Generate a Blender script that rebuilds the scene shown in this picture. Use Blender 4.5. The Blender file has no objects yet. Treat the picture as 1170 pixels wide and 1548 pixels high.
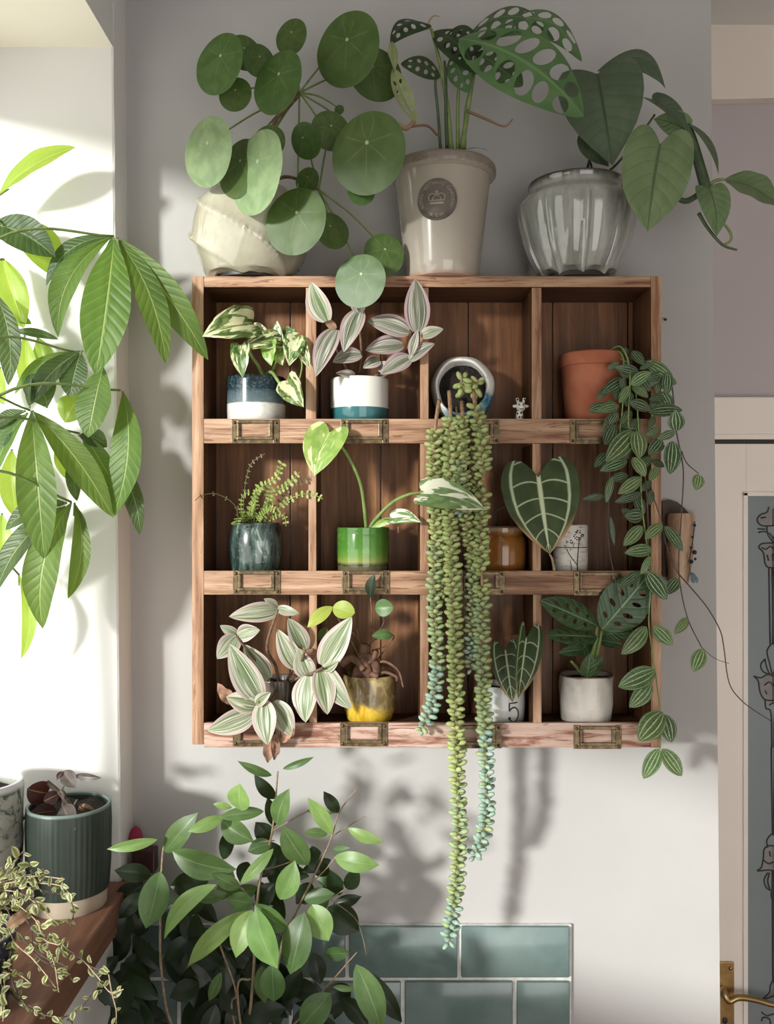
import bpy, bmesh, math, random
import numpy as np
from mathutils import Vector, Matrix, geometry
random.seed(7)
PI = math.pi
# ---------------------------------------------------------------- scale: 1 unit = 0.87 mm, camera 1400 units from the shelf front
S = 0.00087
F = 1400.0
Z0 = 1.85
sc = bpy.context.scene
COL = sc.collection

# ---------------------------------------------------------------- camera
cam_d = bpy.data.cameras.new('camera')
cam = bpy.data.objects.new('camera', cam_d)
COL.objects.link(cam)
cam.location = (0, -F * S, Z0)
cam.rotation_euler = (PI / 2, 0, 0)
cam_d.sensor_fit = 'VERTICAL'
cam_d.sensor_height = 36.0
cam_d.lens = 36.0 * F / 1548.0
cam_d.clip_start = 0.05
sc.camera = cam

# ---------------------------------------------------------------- world, sun, exposure
world = bpy.data.worlds.new('overcast_sky')
sc.world = world
world.use_nodes = True
bg = world.node_tree.nodes['Background']
bg.inputs[0].default_value = (1.0, 0.97, 0.93, 1)
bg.inputs[1].default_value = 3.0
sun_d = bpy.data.lights.new('sun', 'SUN')
sun_d.energy = 6.6
sun_d.angle = math.radians(6.0)
sun_d.color = (1.0, 0.965, 0.925)
sun = bpy.data.objects.new('sun', sun_d)
COL.objects.link(sun)
sun.rotation_euler = Vector((0.80, 1.0, -0.225)).to_track_quat('-Z', 'Y').to_euler()
vs = sc.view_settings
vs.view_transform = 'Standard'
vs.look = 'None'
vs.gamma = 1.0
vs.use_curve_mapping = False
vs.exposure = 0.0
sc.cycles.use_denoising = True
sc.cycles.max_bounces = 8
sc.cycles.caustics_reflective = False
sc.cycles.caustics_refractive = False
sc.cycles.sample_clamp_indirect = 6.0

# ---------------------------------------------------------------- coordinates
def U(x, y, z):
    return Vector((x * S, y * S, z * S + Z0))

def W(px, py, d=0.0):
    k = (F + d) / F
    return U((px - 585) * k, d, (774 - py) * k)

def K(d):
    return (F + d) / F * S

def C(ox, oy, s):
    return lambda x, y: (ox + x / s, oy + y / s)

# ---------------------------------------------------------------- object helpers
def thing(name, label, cat, loc, group=None):
    o = bpy.data.objects.new(name, None)
    COL.objects.link(o)
    o.location = loc
    o.empty_display_size = 0.02
    o['label'] = label
    o['category'] = cat
    if group:
        o['group'] = group
    return o

def root_loc(p):
    v = Vector((0, 0, 0))
    while p is not None:
        v += p.location
        p = p.parent
    return v

def link(name, me, mat, parent=None, smooth=True):
    o = bpy.data.objects.new(name, me)
    COL.objects.link(o)
    if mat is not None and len(me.materials) == 0:
        me.materials.append(mat)
    if smooth:
        me.shade_smooth()
    if parent is not None:
        o.parent = parent
    return o

def mk(name, verts, faces, mat, parent=None, smooth=True, uvs=None):
    off = root_loc(parent) if parent is not None else Vector((0, 0, 0))
    me = bpy.data.meshes.new(name)
    me.from_pydata([tuple(Vector(v) - off) for v in verts], [], faces)
    if uvs is not None:
        uvl = me.uv_layers.new(name='UVMap')
        vi = np.empty(len(me.loops), dtype=np.int32)
        me.loops.foreach_get('vertex_index', vi)
        uvl.data.foreach_set('uv', np.asarray(uvs, dtype=np.float32)[vi].ravel())
    me.update()
    return link(name, me, mat, parent, smooth)

def struct(o):
    o['kind'] = 'structure'
    return o

class MB:
    """collects shapes of one part"""
    def __init__(self):
        self.v = []
        self.f = []
    def add(self, v, f):
        n = len(self.v)
        self.v += [Vector(p) for p in v]
        self.f += [tuple(i + n for i in q) for q in f]
        return self
    def box(self, x0, x1, y0, y1, z0, z1, bev=0):
        """units box, all corners in units"""
        if bev <= 0:
            v = [U(x, y, z) for x in (x0, x1) for y in (y0, y1) for z in (z0, z1)]
            f = [(0, 1, 3, 2), (4, 6, 7, 5), (0, 4, 5, 1), (2, 3, 7, 6), (0, 2, 6, 4), (1, 5, 7, 3)]
            return self.add(v, f)
        bm = bmesh.new()
        bmesh.ops.create_cube(bm, size=1.0)
        for p in bm.verts:
            p.co = Vector(((x0 + x1) / 2 + p.co.x * (x1 - x0), (y0 + y1) / 2 + p.co.y * (y1 - y0), (z0 + z1) / 2 + p.co.z * (z1 - z0)))
        bmesh.ops.bevel(bm, geom=bm.edges[:], offset=bev, segments=2, affect='EDGES', profile=0.6)
        bm.verts.index_update()
        v = [U(*p.co) for p in bm.verts]
        f = [tuple(p.index for p in q.verts) for q in bm.faces]
        bm.free()
        return self.add(v, f)
    def tube(self, pts, r0, r1=None, n=6, cap=True):
        """pts world vectors, r world radius"""
        r1 = r0 if r1 is None else r1
        m = len(pts)
        base = len(self.v)
        prev = None
        for i, p in enumerate(pts):
            t = (pts[min(i + 1, m - 1)] - pts[max(i - 1, 0)])
            t = t.normalized() if t.length > 1e-9 else Vector((0, 0, 1))
            if prev is None:
                a = Vector((0, -1, 0)) if abs(t.y) < 0.9 else Vector((1, 0, 0))
                nrm = (a - t * a.dot(t)).normalized()
            else:
                nrm = (prev - t * prev.dot(t))
                nrm = nrm.normalized() if nrm.length > 1e-6 else prev
            prev = nrm
            b = t.cross(nrm)
            rr = r0 + (r1 - r0) * i / max(1, m - 1)
            for k in range(n):
                a = 2 * PI * k / n
                self.v.append(p + (nrm * math.cos(a) + b * math.sin(a)) * rr)
        for i in range(m - 1):
            for k in range(n):
                k2 = (k + 1) % n
                self.f.append((base + i * n + k, base + i * n + k2, base + (i + 1) * n + k2, base + (i + 1) * n + k))
        if cap:
            self.f.append(tuple(base + k for k in reversed(range(n))))
            self.f.append(tuple(base + (m - 1) * n + k for k in range(n)))
        return self
    def ball(self, c, rx, ry=None, rz=None, n=8, m=6, rot=None):
        ry = rx if ry is None else ry
        rz = rx if rz is None else rz
        base = len(self.v)
        for i in range(m + 1):
            th = PI * i / m
            for k in range(n):
                a = 2 * PI * k / n
                q = Vector((rx * math.sin(th) * math.cos(a), ry * math.sin(th) * math.sin(a), rz * math.cos(th)))
                if rot is not None:
                    q = rot @ q
                self.v.append(c + q)
        for i in range(m):
            for k in range(n):
                k2 = (k + 1) % n
                self.f.append((base + i * n + k, base + (i + 1) * n + k, base + (i + 1) * n + k2, base + i * n + k2))
        return self
    def build(self, name, mat, parent=None, smooth=True):
        return mk(name, self.v, self.f, mat, parent, smooth)

def auto_smooth(o, ang=35):
    me = o.data
    bm = bmesh.new()
    bm.from_mesh(me)
    lim = math.radians(ang)
    for e in bm.edges:
        if len(e.link_faces) == 2 and e.calc_face_angle(0) > lim:
            e.smooth = False
    bm.to_mesh(me)
    bm.free()
    return o

def spline(pts, n=8):
    """Catmull-Rom through world vectors"""
    if len(pts) < 3:
        return [pts[0].lerp(pts[-1], i / n) for i in range(n + 1)]
    out = []
    P = [pts[0] * 2 - pts[1]] + list(pts) + [pts[-1] * 2 - pts[-2]]
    for i in range(1, len(P) - 2):
        a, b, c, d = P[i - 1], P[i], P[i + 1], P[i + 2]
        for k in range(n):
            t = k / n
            out.append(0.5 * ((2 * b) + (c - a) * t + (2 * a - 5 * b + 4 * c - d) * t * t + (3 * b - a - 3 * c + d) * t ** 3))
    out.append(P[-2].copy())
    return out

def stem(root, pts, r0, r1, mat, name='stem', n=6, res=6):
    P = spline([W(*p) for p in pts], res)
    k = K(pts[0][2])
    return MB().tube(P, r0 * k, r1 * k, n).build(name, mat, root)

# ---------------------------------------------------------------- node materials
class NB:
    def __init__(self, name):
        self.m = bpy.data.materials.new(name)
        self.m.use_nodes = True
        self.t = self.m.node_tree
        self.t.nodes.clear()
        self.o = self.t.nodes.new('ShaderNodeOutputMaterial')
        self.p = self.t.nodes.new('ShaderNodeBsdfPrincipled')
        self.t.links.new(self.p.outputs[0], self.o.inputs[0])
    def node(self, ty, **kw):
        n = self.t.nodes.new(ty)
        for k, v in kw.items():
            setattr(n, k, v)
        return n
    def set(self, sock, v):
        if isinstance(v, bpy.types.NodeSocket):
            self.t.links.new(v, sock)
        elif isinstance(v, (tuple, list)) and len(v) == 3 and sock.type == 'RGBA':
            sock.default_value = (*v, 1)
        else:
            sock.default_value = v
    def math(self, op, a, b=0.0, c=0.0, clamp=False):
        n = self.node('ShaderNodeMath', operation=op)
        n.use_clamp = clamp
        self.set(n.inputs[0], a)
        self.set(n.inputs[1], b)
        self.set(n.inputs[2], c)
        return n.outputs[0]
    def step(self, v, lo, hi):
        n = self.node('ShaderNodeMapRange', interpolation_type='SMOOTHSTEP')
        self.set(n.inputs[0], v)
        self.set(n.inputs[1], lo)
        self.set(n.inputs[2], hi)
        return n.outputs[0]
    def mix(self, f, a, b, blend='MIX'):
        n = self.node('ShaderNodeMix', data_type='RGBA', blend_type=blend)
        self.set(n.inputs[0], f)
        self.set(n.inputs[6], a)
        self.set(n.inputs[7], b)
        return n.outputs[2]
    def ramp(self, f, stops, interp='LINEAR'):
        n = self.node('ShaderNodeValToRGB')
        cr = n.color_ramp
        cr.interpolation = interp
        while len(cr.elements) < len(stops):
            cr.elements.new(0.5)
        for e, (p, c) in zip(cr.elements, stops):
            e.position = p
            e.color = (*c, 1)
        self.set(n.inputs[0], f)
        return n.outputs[0]
    def noise(self, vec, scale, detail=3.0, rough=0.55, dist=0.0):
        n = self.node('ShaderNodeTexNoise')
        if vec is not None:
            self.set(n.inputs['Vector'], vec)
        n.inputs['Scale'].default_value = scale
        n.inputs['Detail'].default_value = detail
        n.inputs['Roughness'].default_value = rough
        n.inputs['Distortion'].default_value = dist
        return n.outputs[0]
    def voro(self, vec, scale, feature='F1'):
        n = self.node('ShaderNodeTexVoronoi', feature=feature)
        self.set(n.inputs['Vector'], vec)
        n.inputs['Scale'].default_value = scale
        return n.outputs[0]
    def obj(self, scale=(1, 1, 1), loc=(0, 0, 0)):
        tc = self.node('ShaderNodeTexCoord')
        mp = self.node('ShaderNodeMapping')
        mp.inputs['Scale'].default_value = scale
        mp.inputs['Location'].default_value = loc
        self.t.links.new(tc.outputs['Object'], mp.inputs[0])
        return mp.outputs[0]
    def rand(self):
        return self.node('ShaderNodeObjectInfo').outputs['Random']
    def uv(self):
        tc = self.node('ShaderNodeTexCoord')
        sp = self.node('ShaderNodeSeparateXYZ')
        self.t.links.new(tc.outputs['UV'], sp.inputs[0])
        return sp.outputs[0], sp.outputs[1]
    def xyz(self, x, y, z):
        n = self.node('ShaderNodeCombineXYZ')
        for i, v in enumerate((x, y, z)):
            self.set(n.inputs[i], v)
        return n.outputs[0]
    def sep(self, vec):
        n = self.node('ShaderNodeSeparateXYZ')
        self.set(n.inputs[0], vec)
        return n.outputs
    def bump(self, h, strength=0.3, dist=0.002):
        n = self.node('ShaderNodeBump')
        n.inputs['Strength'].default_value = strength
        n.inputs['Distance'].default_value = dist
        self.set(n.inputs['Height'], h)
        self.set(self.p.inputs['Normal'], n.outputs[0])
        return n.outputs[0]
    def fin(self, col, rough=0.5, metal=0.0, spec=0.5, coat=0.0):
        self.set(self.p.inputs['Base Color'], col)
        self.set(self.p.inputs['Roughness'], rough)
        self.set(self.p.inputs['Metallic'], metal)
        self.set(self.p.inputs['Specular IOR Level'], spec)
        if coat:
            self.p.inputs['Coat Weight'].default_value = coat
            self.p.inputs['Coat Roughness'].default_value = 0.05
        return self.m

def simple(name, c1, c2=None, scale=60, rough=0.6, metal=0, spec=0.5, bump=0, coat=0, stretch=(1, 1, 1), bdist=0.002):
    b = NB(name)
    c2 = c2 or c1
    v = b.obj(stretch)
    n = b.noise(v, scale, 4)
    col = b.mix(b.step(n, 0.35, 0.65), c1, c2)
    if bump:
        b.bump(n, bump, bdist)
    return b.fin(col, rough, metal, spec, coat)

def leafmat(name, colfn, rough=0.42, trans=0.30, tcol=(0.30, 0.48, 0.06), spec=0.28, bumpfn=None, vary=0.25, tgain=1.6, coat=0.0):
    b = NB(name)
    u, v = b.uv()
    x = b.math('ABSOLUTE', b.math('MULTIPLY_ADD', u, 2.0, -1.0))
    col = colfn(b, u, v, x)
    r = b.rand()
    h = b.node('ShaderNodeHueSaturation')
    b.set(h.inputs['Value'], b.math('MULTIPLY_ADD', r, vary * 2, 1 - vary))
    b.set(h.inputs['Hue'], b.math('MULTIPLY_ADD', b.math('FRACT', b.math('MULTIPLY', r, 7.13)), 0.026, 0.476))
    h.inputs['Saturation'].default_value = 0.88
    b.set(h.inputs['Color'], col)
    col = h.outputs[0]
    b.fin(col, rough, 0, spec, coat)
    nrm = None
    if bumpfn:
        nrm = b.bump(bumpfn(b, u, v, x), 0.35, 0.0012)
    tr = b.node('ShaderNodeBsdfTranslucent')
    b.set(tr.inputs['Color'], b.mix(0.6, col, tcol))
    mx = b.node('ShaderNodeMixShader')
    mx.inputs[0].default_value = trans
    b.t.links.new(b.p.outputs[0], mx.inputs[1])
    b.t.links.new(tr.outputs[0], mx.inputs[2])
    b.t.links.new(mx.outputs[0], b.o.inputs[0])
    return b.m

def veins(b, v, x, n=8.0, k=2.2, w=0.05):
    f = b.math('FRACT', b.math('SUBTRACT', b.math('MULTIPLY', v, n), b.math('MULTIPLY', x, k)))
    return b.math('SUBTRACT', 1.0, b.step(b.math('ABSOLUTE', b.math('SUBTRACT', f, 0.5)), 0.0, w))

def midrib(b, x, w=0.05):
    return b.math('SUBTRACT', 1.0, b.step(x, w * 0.35, w))

def plain(c1, c2, vein, mw=0.05, vs_=0.25, n=8.0, k=2.2, nz=3.0):
    def fn(b, u, v, x):
        nn = b.noise(b.xyz(u, v, b.math('MULTIPLY', b.rand(), 30.0)), nz, 3)
        col = b.mix(b.step(nn, 0.3, 0.7), c1, c2)
        m = b.math('MAXIMUM', midrib(b, x, mw), b.math('MULTIPLY', veins(b, v, x, n, k, 0.09), vs_))
        return b.mix(m, col, vein)
    return fn

def quilt(n=8.0, k=2.2):
    def fn(b, u, v, x):
        return b.math('SUBTRACT', 1.0, b.math('MAXIMUM', midrib(b, x, 0.1), veins(b, v, x, n, k, 0.35)))
    return fn

def f_trad(g, g2, w, pink):
    def fn(b, u, v, x):
        r = b.math('MULTIPLY', b.rand(), 40.0)
        n = b.noise(b.xyz(b.math('MULTIPLY', u, 6.0), b.math('MULTIPLY', v, 0.22), r), 1.0, 2, 0.6)
        n2 = b.noise(b.xyz(b.math('MULTIPLY', u, 26.0), b.math('MULTIPLY', v, 0.5), r), 1.0, 2, 0.6)
        f = b.math('ADD', b.math('MULTIPLY', n, 0.85), b.math('MULTIPLY', n2, 0.15))
        col = b.ramp(f, [(0.36, g), (0.44, g), (0.46, w), (0.485, w), (0.50, g2), (0.535, g), (0.55, w), (0.565, w), (0.585, g2), (0.64, g)])
        col = b.mix(b.math('MULTIPLY', b.math('SUBTRACT', 1.0, b.step(x, 0.06, 0.26)), 0.55), col, g)
        edge = b.step(x, 0.66, 0.90)
        return b.mix(b.math('MULTIPLY', edge, 0.8), col, pink)
    return fn

def f_varieg(g, g2, cream, thr=0.5):
    def fn(b, u, v, x):
        r = b.math('MULTIPLY', b.rand(), 40.0)
        n = b.noise(b.xyz(b.math('MULTIPLY', u, 3.6), b.math('MULTIPLY', v, 1.7), r), 1.2, 3, 0.55, 0.7)
        col = b.mix(b.step(b.noise(b.xyz(u, v, r), 6.0, 2), 0.4, 0.6), g, g2)
        col = b.mix(b.step(n, thr - 0.02, thr + 0.02), col, cream)
        return b.mix(b.math('MULTIPLY', midrib(b, x, 0.04), 0.5), col, cream)
    return fn

def f_anth(g, g2, vein, edge):
    def fn(b, u, v, x):
        nn = b.noise(b.xyz(u, v, 0.0), 4.0, 3)
        col = b.mix(b.step(nn, 0.35, 0.7), g, g2)
        col = b.mix(b.step(b.math('ADD', b.math('MULTIPLY', v, 0.6), b.math('MULTIPLY', x, 0.55)), 0.80, 1.02), col, edge)
        mar = b.math('SUBTRACT', 1.0, b.step(b.math('ABSOLUTE', b.math('SUBTRACT', x, 0.74)), 0.015, 0.06))
        mar = b.math('MULTIPLY', mar, b.math('SUBTRACT', 1.0, b.step(v, 0.8, 0.95)))
        sv = b.math('MULTIPLY', veins(b, v, x, 5.2, 1.0, 0.07), b.math('SUBTRACT', 1.0, b.step(x, 0.72, 0.8)))
        m = b.math('MAXIMUM', midrib(b, x, 0.085), b.math('MAXIMUM', b.math('MULTIPLY', mar, 0.8), b.math('MULTIPLY', sv, 0.85)))
        return b.mix(m, col, vein)
    return fn

def f_pell(g, g2, vein):
    def fn(b, u, v, x):
        nn = b.noise(b.xyz(u, v, b.math('MULTIPLY', b.rand(), 30.0)), 5.0, 2)
        col = b.mix(b.step(nn, 0.35, 0.7), g, g2)
        wob = b.math('MULTIPLY_ADD', b.noise(b.xyz(u, v, b.math('MULTIPLY', b.rand(), 9.0)), 14.0, 2), 0.10, -0.05)
        xx = b.math('ADD', x, wob)
        f = b.math('ABSOLUTE', b.math('SUBTRACT', b.math('FRACT', b.math('ADD', b.math('MULTIPLY', xx, 2.25), 0.5)), 0.5))
        ln = b.math('SUBTRACT', 1.0, b.step(f, 0.04, 0.13))
        ln = b.math('MULTIPLY', ln, b.math('SUBTRACT', 1.0, b.step(x, 0.84, 0.92)))
        sv = b.math('MULTIPLY', veins(b, v, x, 9.0, 1.6, 0.05), 0.25)
        return b.mix(b.math('MAXIMUM', ln, sv), col, vein)
    return fn

def f_pilea(g, g2, vein):
    def fn(b, u, v, x):
        nn = b.noise(b.xyz(u, v, b.math('MULTIPLY', b.rand(), 30.0)), 5.0, 4)
        col = b.mix(b.step(nn, 0.3, 0.7), g, g2)
        du = b.math('SUBTRACT', u, 0.5)
        dv = b.math('SUBTRACT', v, 0.37)
        rr = b.math('SQRT', b.math('ADD', b.math('MULTIPLY', du, du), b.math('MULTIPLY', dv, dv)))
        dot = b.math('SUBTRACT', 1.0, b.step(rr, 0.012, 0.035))
        ang = b.math('ARCTAN2', dv, du)
        fa = b.math('ABSOLUTE', b.math('SUBTRACT', b.math('FRACT', b.math('MULTIPLY', ang, 7 / (2 * PI))), 0.5))
        ray = b.math('MULTIPLY', b.math('SUBTRACT', 1.0, b.step(fa, 0.0, 0.06)), b.math('SUBTRACT', 0.35, b.math('MULTIPLY', rr, 0.8), clamp=True))
        return b.mix(b.math('MAXIMUM', dot, ray), col, vein)
    return fn

def wood(name, stops, axis=(3, 60, 60), rough=0.65, bump=0.35, streak=None, big=6):
    b = NB(name)
    v = b.obj(axis)
    r = b.rand()
    vv = b.node('ShaderNodeVectorMath', operation='ADD')
    b.set(vv.inputs[0], v)
    b.set(vv.inputs[1], b.xyz(b.math('MULTIPLY', r, 50.0), b.math('MULTIPLY', r, 31.0), b.math('MULTIPLY', r, 17.0)))
    g = b.noise(vv.outputs[0], 2.2, 6, 0.62, 0.5)
    g2 = b.noise(b.obj((1, 1, 1)), big, 3, 0.5, 0.3)
    f = b.math('ADD', b.math('MULTIPLY', g, 0.75), b.math('MULTIPLY', g2, 0.25))
    col = b.ramp(f, stops)
    if streak:
        s2 = b.noise(vv.outputs[0], 5.0, 3, 0.6, 1.2)
        col = b.mix(b.math('MULTIPLY', b.step(s2, 0.56, 0.66), 0.75), col, streak)
    h = b.node('ShaderNodeHueSaturation')
    b.set(h.inputs['Value'], b.math('MULTIPLY_ADD', r, 0.3, 0.85))
    b.set(h.inputs['Color'], col)
    b.bump(f, bump, 0.0012)
    return b.fin(h.outputs[0], rough, 0, 0.3)

M = {}
# setting
def plaster(name, c1, c2, bs=0.25):
    b = NB(name)
    v = b.obj()
    n = b.noise(v, 3.0, 4)
    n2 = b.noise(v, 70.0, 4)
    n3 = b.noise(v, 9.0, 4)
    col = b.mix(b.step(n, 0.35, 0.7), c1, c2)
    b.bump(b.math('ADD', b.math('MULTIPLY', n2, 0.25), n3), bs, 0.004)
    return b.fin(col, 0.75, 0, 0.25)
M['wall'] = plaster('grey_white_plaster', (0.40, 0.388, 0.382), (0.425, 0.412, 0.406))
M['reveal'] = plaster('white_reveal_paint', (0.64, 0.63, 0.61), (0.68, 0.67, 0.65))
M['cream'] = plaster('cream_plaster', (0.78, 0.70, 0.62), (0.82, 0.74, 0.66), 0.1)
M['lilac'] = plaster('lilac_plaster', (0.48, 0.43, 0.435), (0.51, 0.455, 0.46), 0.12)
M['ceil'] = plaster('ceiling_paint', (0.70, 0.69, 0.67), (0.74, 0.73, 0.70), 0.1)
M['floor'] = wood('floor_boards', [(0.3, (0.16, 0.10, 0.06)), (0.7, (0.30, 0.20, 0.13))], (2, 20, 20))
M['doorpaint'] = simple('cream_door_paint', (0.88, 0.80, 0.72), (0.90, 0.82, 0.74), 8, 0.4, bump=0.05)
M['frame'] = simple('white_frame_paint', (0.75, 0.74, 0.71), None, 8, 0.4)
M['tile'] = simple('teal_grey_glaze', (0.105, 0.160, 0.155), (0.150, 0.205, 0.200), 14, 0.16, spec=0.5, bump=0.15, coat=0.3, bdist=0.001)
M['grout'] = simple('white_grout', (0.72, 0.71, 0.69), (0.6, 0.59, 0.57), 90, 0.85, bump=0.3)
M['worktop'] = wood('worktop_wood', [(0.3, (0.20, 0.11, 0.06)), (0.7, (0.36, 0.22, 0.13))], (3, 30, 30))
M['sill'] = wood('sill_wood', [(0.3, (0.10, 0.045, 0.028)), (0.55, (0.17, 0.08, 0.052)), (0.75, (0.24, 0.125, 0.085))], (30, 3, 30), 0.5, 0.2)
# shelf woods
fs = [(0.30, (0.075, 0.032, 0.017)), (0.41, (0.215, 0.112, 0.063)), (0.54, (0.37, 0.222, 0.136)), (0.70, (0.53, 0.37, 0.265))]
M['wood_h'] = wood('worn_pine_horizontal', fs, (3, 45, 45), 0.6, 0.4, (0.13, 0.040, 0.022))
M['wood_v'] = wood('worn_pine_vertical', fs, (45, 45, 3), 0.6, 0.4, (0.19, 0.075, 0.04))
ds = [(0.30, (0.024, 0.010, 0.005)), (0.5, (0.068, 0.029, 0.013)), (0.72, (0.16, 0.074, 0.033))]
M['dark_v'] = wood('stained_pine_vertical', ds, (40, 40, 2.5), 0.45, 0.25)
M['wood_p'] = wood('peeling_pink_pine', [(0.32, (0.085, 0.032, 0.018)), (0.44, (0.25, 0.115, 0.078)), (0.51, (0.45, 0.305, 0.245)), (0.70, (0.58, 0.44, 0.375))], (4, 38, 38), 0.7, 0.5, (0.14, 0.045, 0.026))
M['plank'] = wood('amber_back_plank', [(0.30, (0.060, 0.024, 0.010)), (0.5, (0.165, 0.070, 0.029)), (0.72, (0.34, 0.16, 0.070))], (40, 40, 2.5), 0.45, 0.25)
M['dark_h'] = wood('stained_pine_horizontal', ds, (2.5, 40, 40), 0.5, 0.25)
M['brass_old'] = simple('aged_brass', (0.17, 0.125, 0.07), (0.08, 0.058, 0.034), 120, 0.42, 0.85, bump=0.15, bdist=0.0005)
M['brass'] = simple('door_brass', (0.46, 0.32, 0.14), (0.34, 0.23, 0.10), 40, 0.28, 0.95)
M['black'] = simple('black_iron', (0.01, 0.01, 0.01), None, 10, 0.5)
M['soil'] = simple('potting_soil', (0.006, 0.004, 0.003), (0.022, 0.013, 0.009), 220, 0.95, bump=1.0, bdist=0.004)

# ================================================================= THE SETTING
WALL_D = 114.0
LEAN = -0.0092
def xl(z, x=-420.0):
    return x + LEAN * z
def xr(z):
    return 537.0 + LEAN * 1.0 * z

def prism(name, poly_pts, mat, parent=None, smooth=False):
    """8 corner hexahedron from unit triples: bottom 4 then top 4"""
    v = [U(*p) for p in poly_pts]
    f = [(3, 2, 1, 0), (4, 5, 6, 7), (0, 1, 5, 4), (1, 2, 6, 5), (2, 3, 7, 6), (3, 0, 4, 7)]
    return mk(name, v, f, mat, parent, smooth)

ZF, ZC = -2126.0, 960.0
struct(prism('wall_back', [(-1000, WALL_D, ZF), (xr(ZF), WALL_D, ZF), (xr(ZF), 440, ZF), (-1000, 440, ZF),
                           (-1000, WALL_D, ZC), (xr(ZC), WALL_D, ZC), (xr(ZC), 440, ZC), (-1000, 440, ZC)], M['wall']))
RD = 43.0     # face of the window reveal that looks into the room
XO = -746.0   # outer face of the left wall
# left wall: one mesh around its two window openings
wl = MB()
def pier(y0, y1, z0, z1, jag=False):
    if not jag:
        v = [U(x, y, z) for z in (z0, z1) for (x, y) in ((XO, y0), (xl(z), y0), (xl(z), y1), (XO, y1))]
        f = [(3, 2, 1, 0), (4, 5, 6, 7), (0, 1, 5, 4), (1, 2, 6, 5), (2, 3, 7, 6), (3, 0, 4, 7)]
        wl.add(v, f)
        return
    n = 110
    v, f = [], []
    rr = random.Random(3)
    jx = 0
    for i in range(n + 1):
        z = z0 + (z1 - z0) * i / n
        jx = jx * 0.6 + rr.uniform(-1.1, 1.1)
        jy = rr.uniform(-1.0, 1.2)
        v += [U(XO, y0, z), U(xl(z) - 3, y0, z), U(xl(z) + jx * 0.5, y0 + 1.8 + jy * 0.5, z), U(xl(z), y0 + 5, z), U(xl(z), y1 + 4, z), U(XO, y1 + 4, z)]
    for i in range(n):
        for k in range(6):
            k2 = (k + 1) % 6
            f.append((i * 6 + k, i * 6 + k2, (i + 1) * 6 + k2, (i + 1) * 6 + k))
    f += [(5, 4, 3, 2, 1, 0), tuple(n * 6 + k for k in range(6))]
    wl.add(v, f)
W1N, W1H, W1S = -1950.0, 724.0, -622.0  # window's unseen near end is made up, stretched to shape the sun patch
pier(RD, WALL_D, ZF, ZC, True)
pier(-3600, W1N, ZF, ZC)
pier(W1N, RD, W1H, ZC)
pier(W1N, RD, ZF, W1S)
wlo = struct(wl.build('wall_left', M['reveal'], smooth=False))
M['soffit'] = plaster('soffit_bounce_cream', (0.82, 0.77, 0.64), (0.86, 0.81, 0.68), 0.15)  # bounced sunlight put into the soffit's lighter cream colour
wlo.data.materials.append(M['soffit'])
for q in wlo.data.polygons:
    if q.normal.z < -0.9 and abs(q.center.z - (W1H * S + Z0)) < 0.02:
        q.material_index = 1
# window frames at the outer side
def window(name, y0, y1, z0, z1, nv, nh, rail):
    b = MB()
    x0, x1 = XO + 4, XO + 60
    b.box(x0, x1, y0, y0 + 40, z0, z1)
    b.box(x0, x1, y1 - 40, y1, z0, z1)
    b.box(x0, x1, y0 + 40, y1 - 40, z0, z0 + 20)
    b.box(x0, x1, y0 + 40, y1 - 40, z1 - rail, z1)
    w = struct(b.build(name, M['frame'], smooth=False))
    for i in range(1, nv):
        y = y0 + 40 + (y1 - y0 - 80) * i / nv
        MB().box(x0 + 12, x1 - 12, y - 9, y + 9, z0 + 20, z1 - rail).build('glazing_bar', M['frame'], w, False)
    for i in range(nv):
        ya = y0 + 40 + (y1 - y0 - 80) * i / nv
        yb = y0 + 40 + (y1 - y0 - 80) * (i + 1) / nv
        MB().box(x0 + 24, x0 + 28, ya + (9 if i else 0), yb - (9 if i < nv - 1 else 0), z0 + 20, z1 - rail).build('pane', M['glass'], w, False)
    return w
def glassmat():
    b = NB('clear_window_glass')
    t = b.node('ShaderNodeBsdfTransparent')
    t.inputs[0].default_value = (0.94, 0.96, 0.95, 1)
    g = b.node('ShaderNodeBsdfGlossy')
    g.inputs['Roughness'].default_value = 0.02
    m = b.node('ShaderNodeMixShader')
    m.inputs[0].default_value = 0.06
    b.t.links.new(t.outputs[0], m.inputs[1])
    b.t.links.new(g.outputs[0], m.inputs[2])
    b.t.links.new(m.outputs[0], b.o.inputs[0])
    return b.m
M['glass'] = glassmat()
window('window_1', W1N, RD, W1S + 47, W1H, 1, 1, 78)
M['blind'] = simple('white_blind_cloth', (0.70, 0.69, 0.66), None, 30, 0.9)
rb = thing('added_sun_blind', 'white roller blind half drawn over the near side of the window', 'blind', U(XO + 75, -1470, -72))  # out-of-view blind added to limit where the sun falls
MB().box(XO + 72, XO + 76, W1N + 10, -950, -66, W1H - 40).build('blind_cloth', M['blind'], rb, False)
MB().box(XO + 69, XO + 79, W1N + 10, -950, -76, -64, 2).build('bottom_bar', M['frame'], rb, False)
MB().tube([U(XO + 90, W1N + 10, W1H - 30), U(XO + 90, -950, W1H - 30)], 22 * S, None, 12).build('roller', M['frame'], rb)
# the deep wooden sill of window 1
SILL = -575.0
struct(MB().box(XO + 60, -398, W1N, RD, SILL - 47, SILL, 3).build('trim_1', M['sill'], smooth=False))
MB_s = MB().box(-421, -398, RD, WALL_D, SILL - 47, SILL, 3)
struct(MB_s.build('trim_2', M['sill'], smooth=False))
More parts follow.
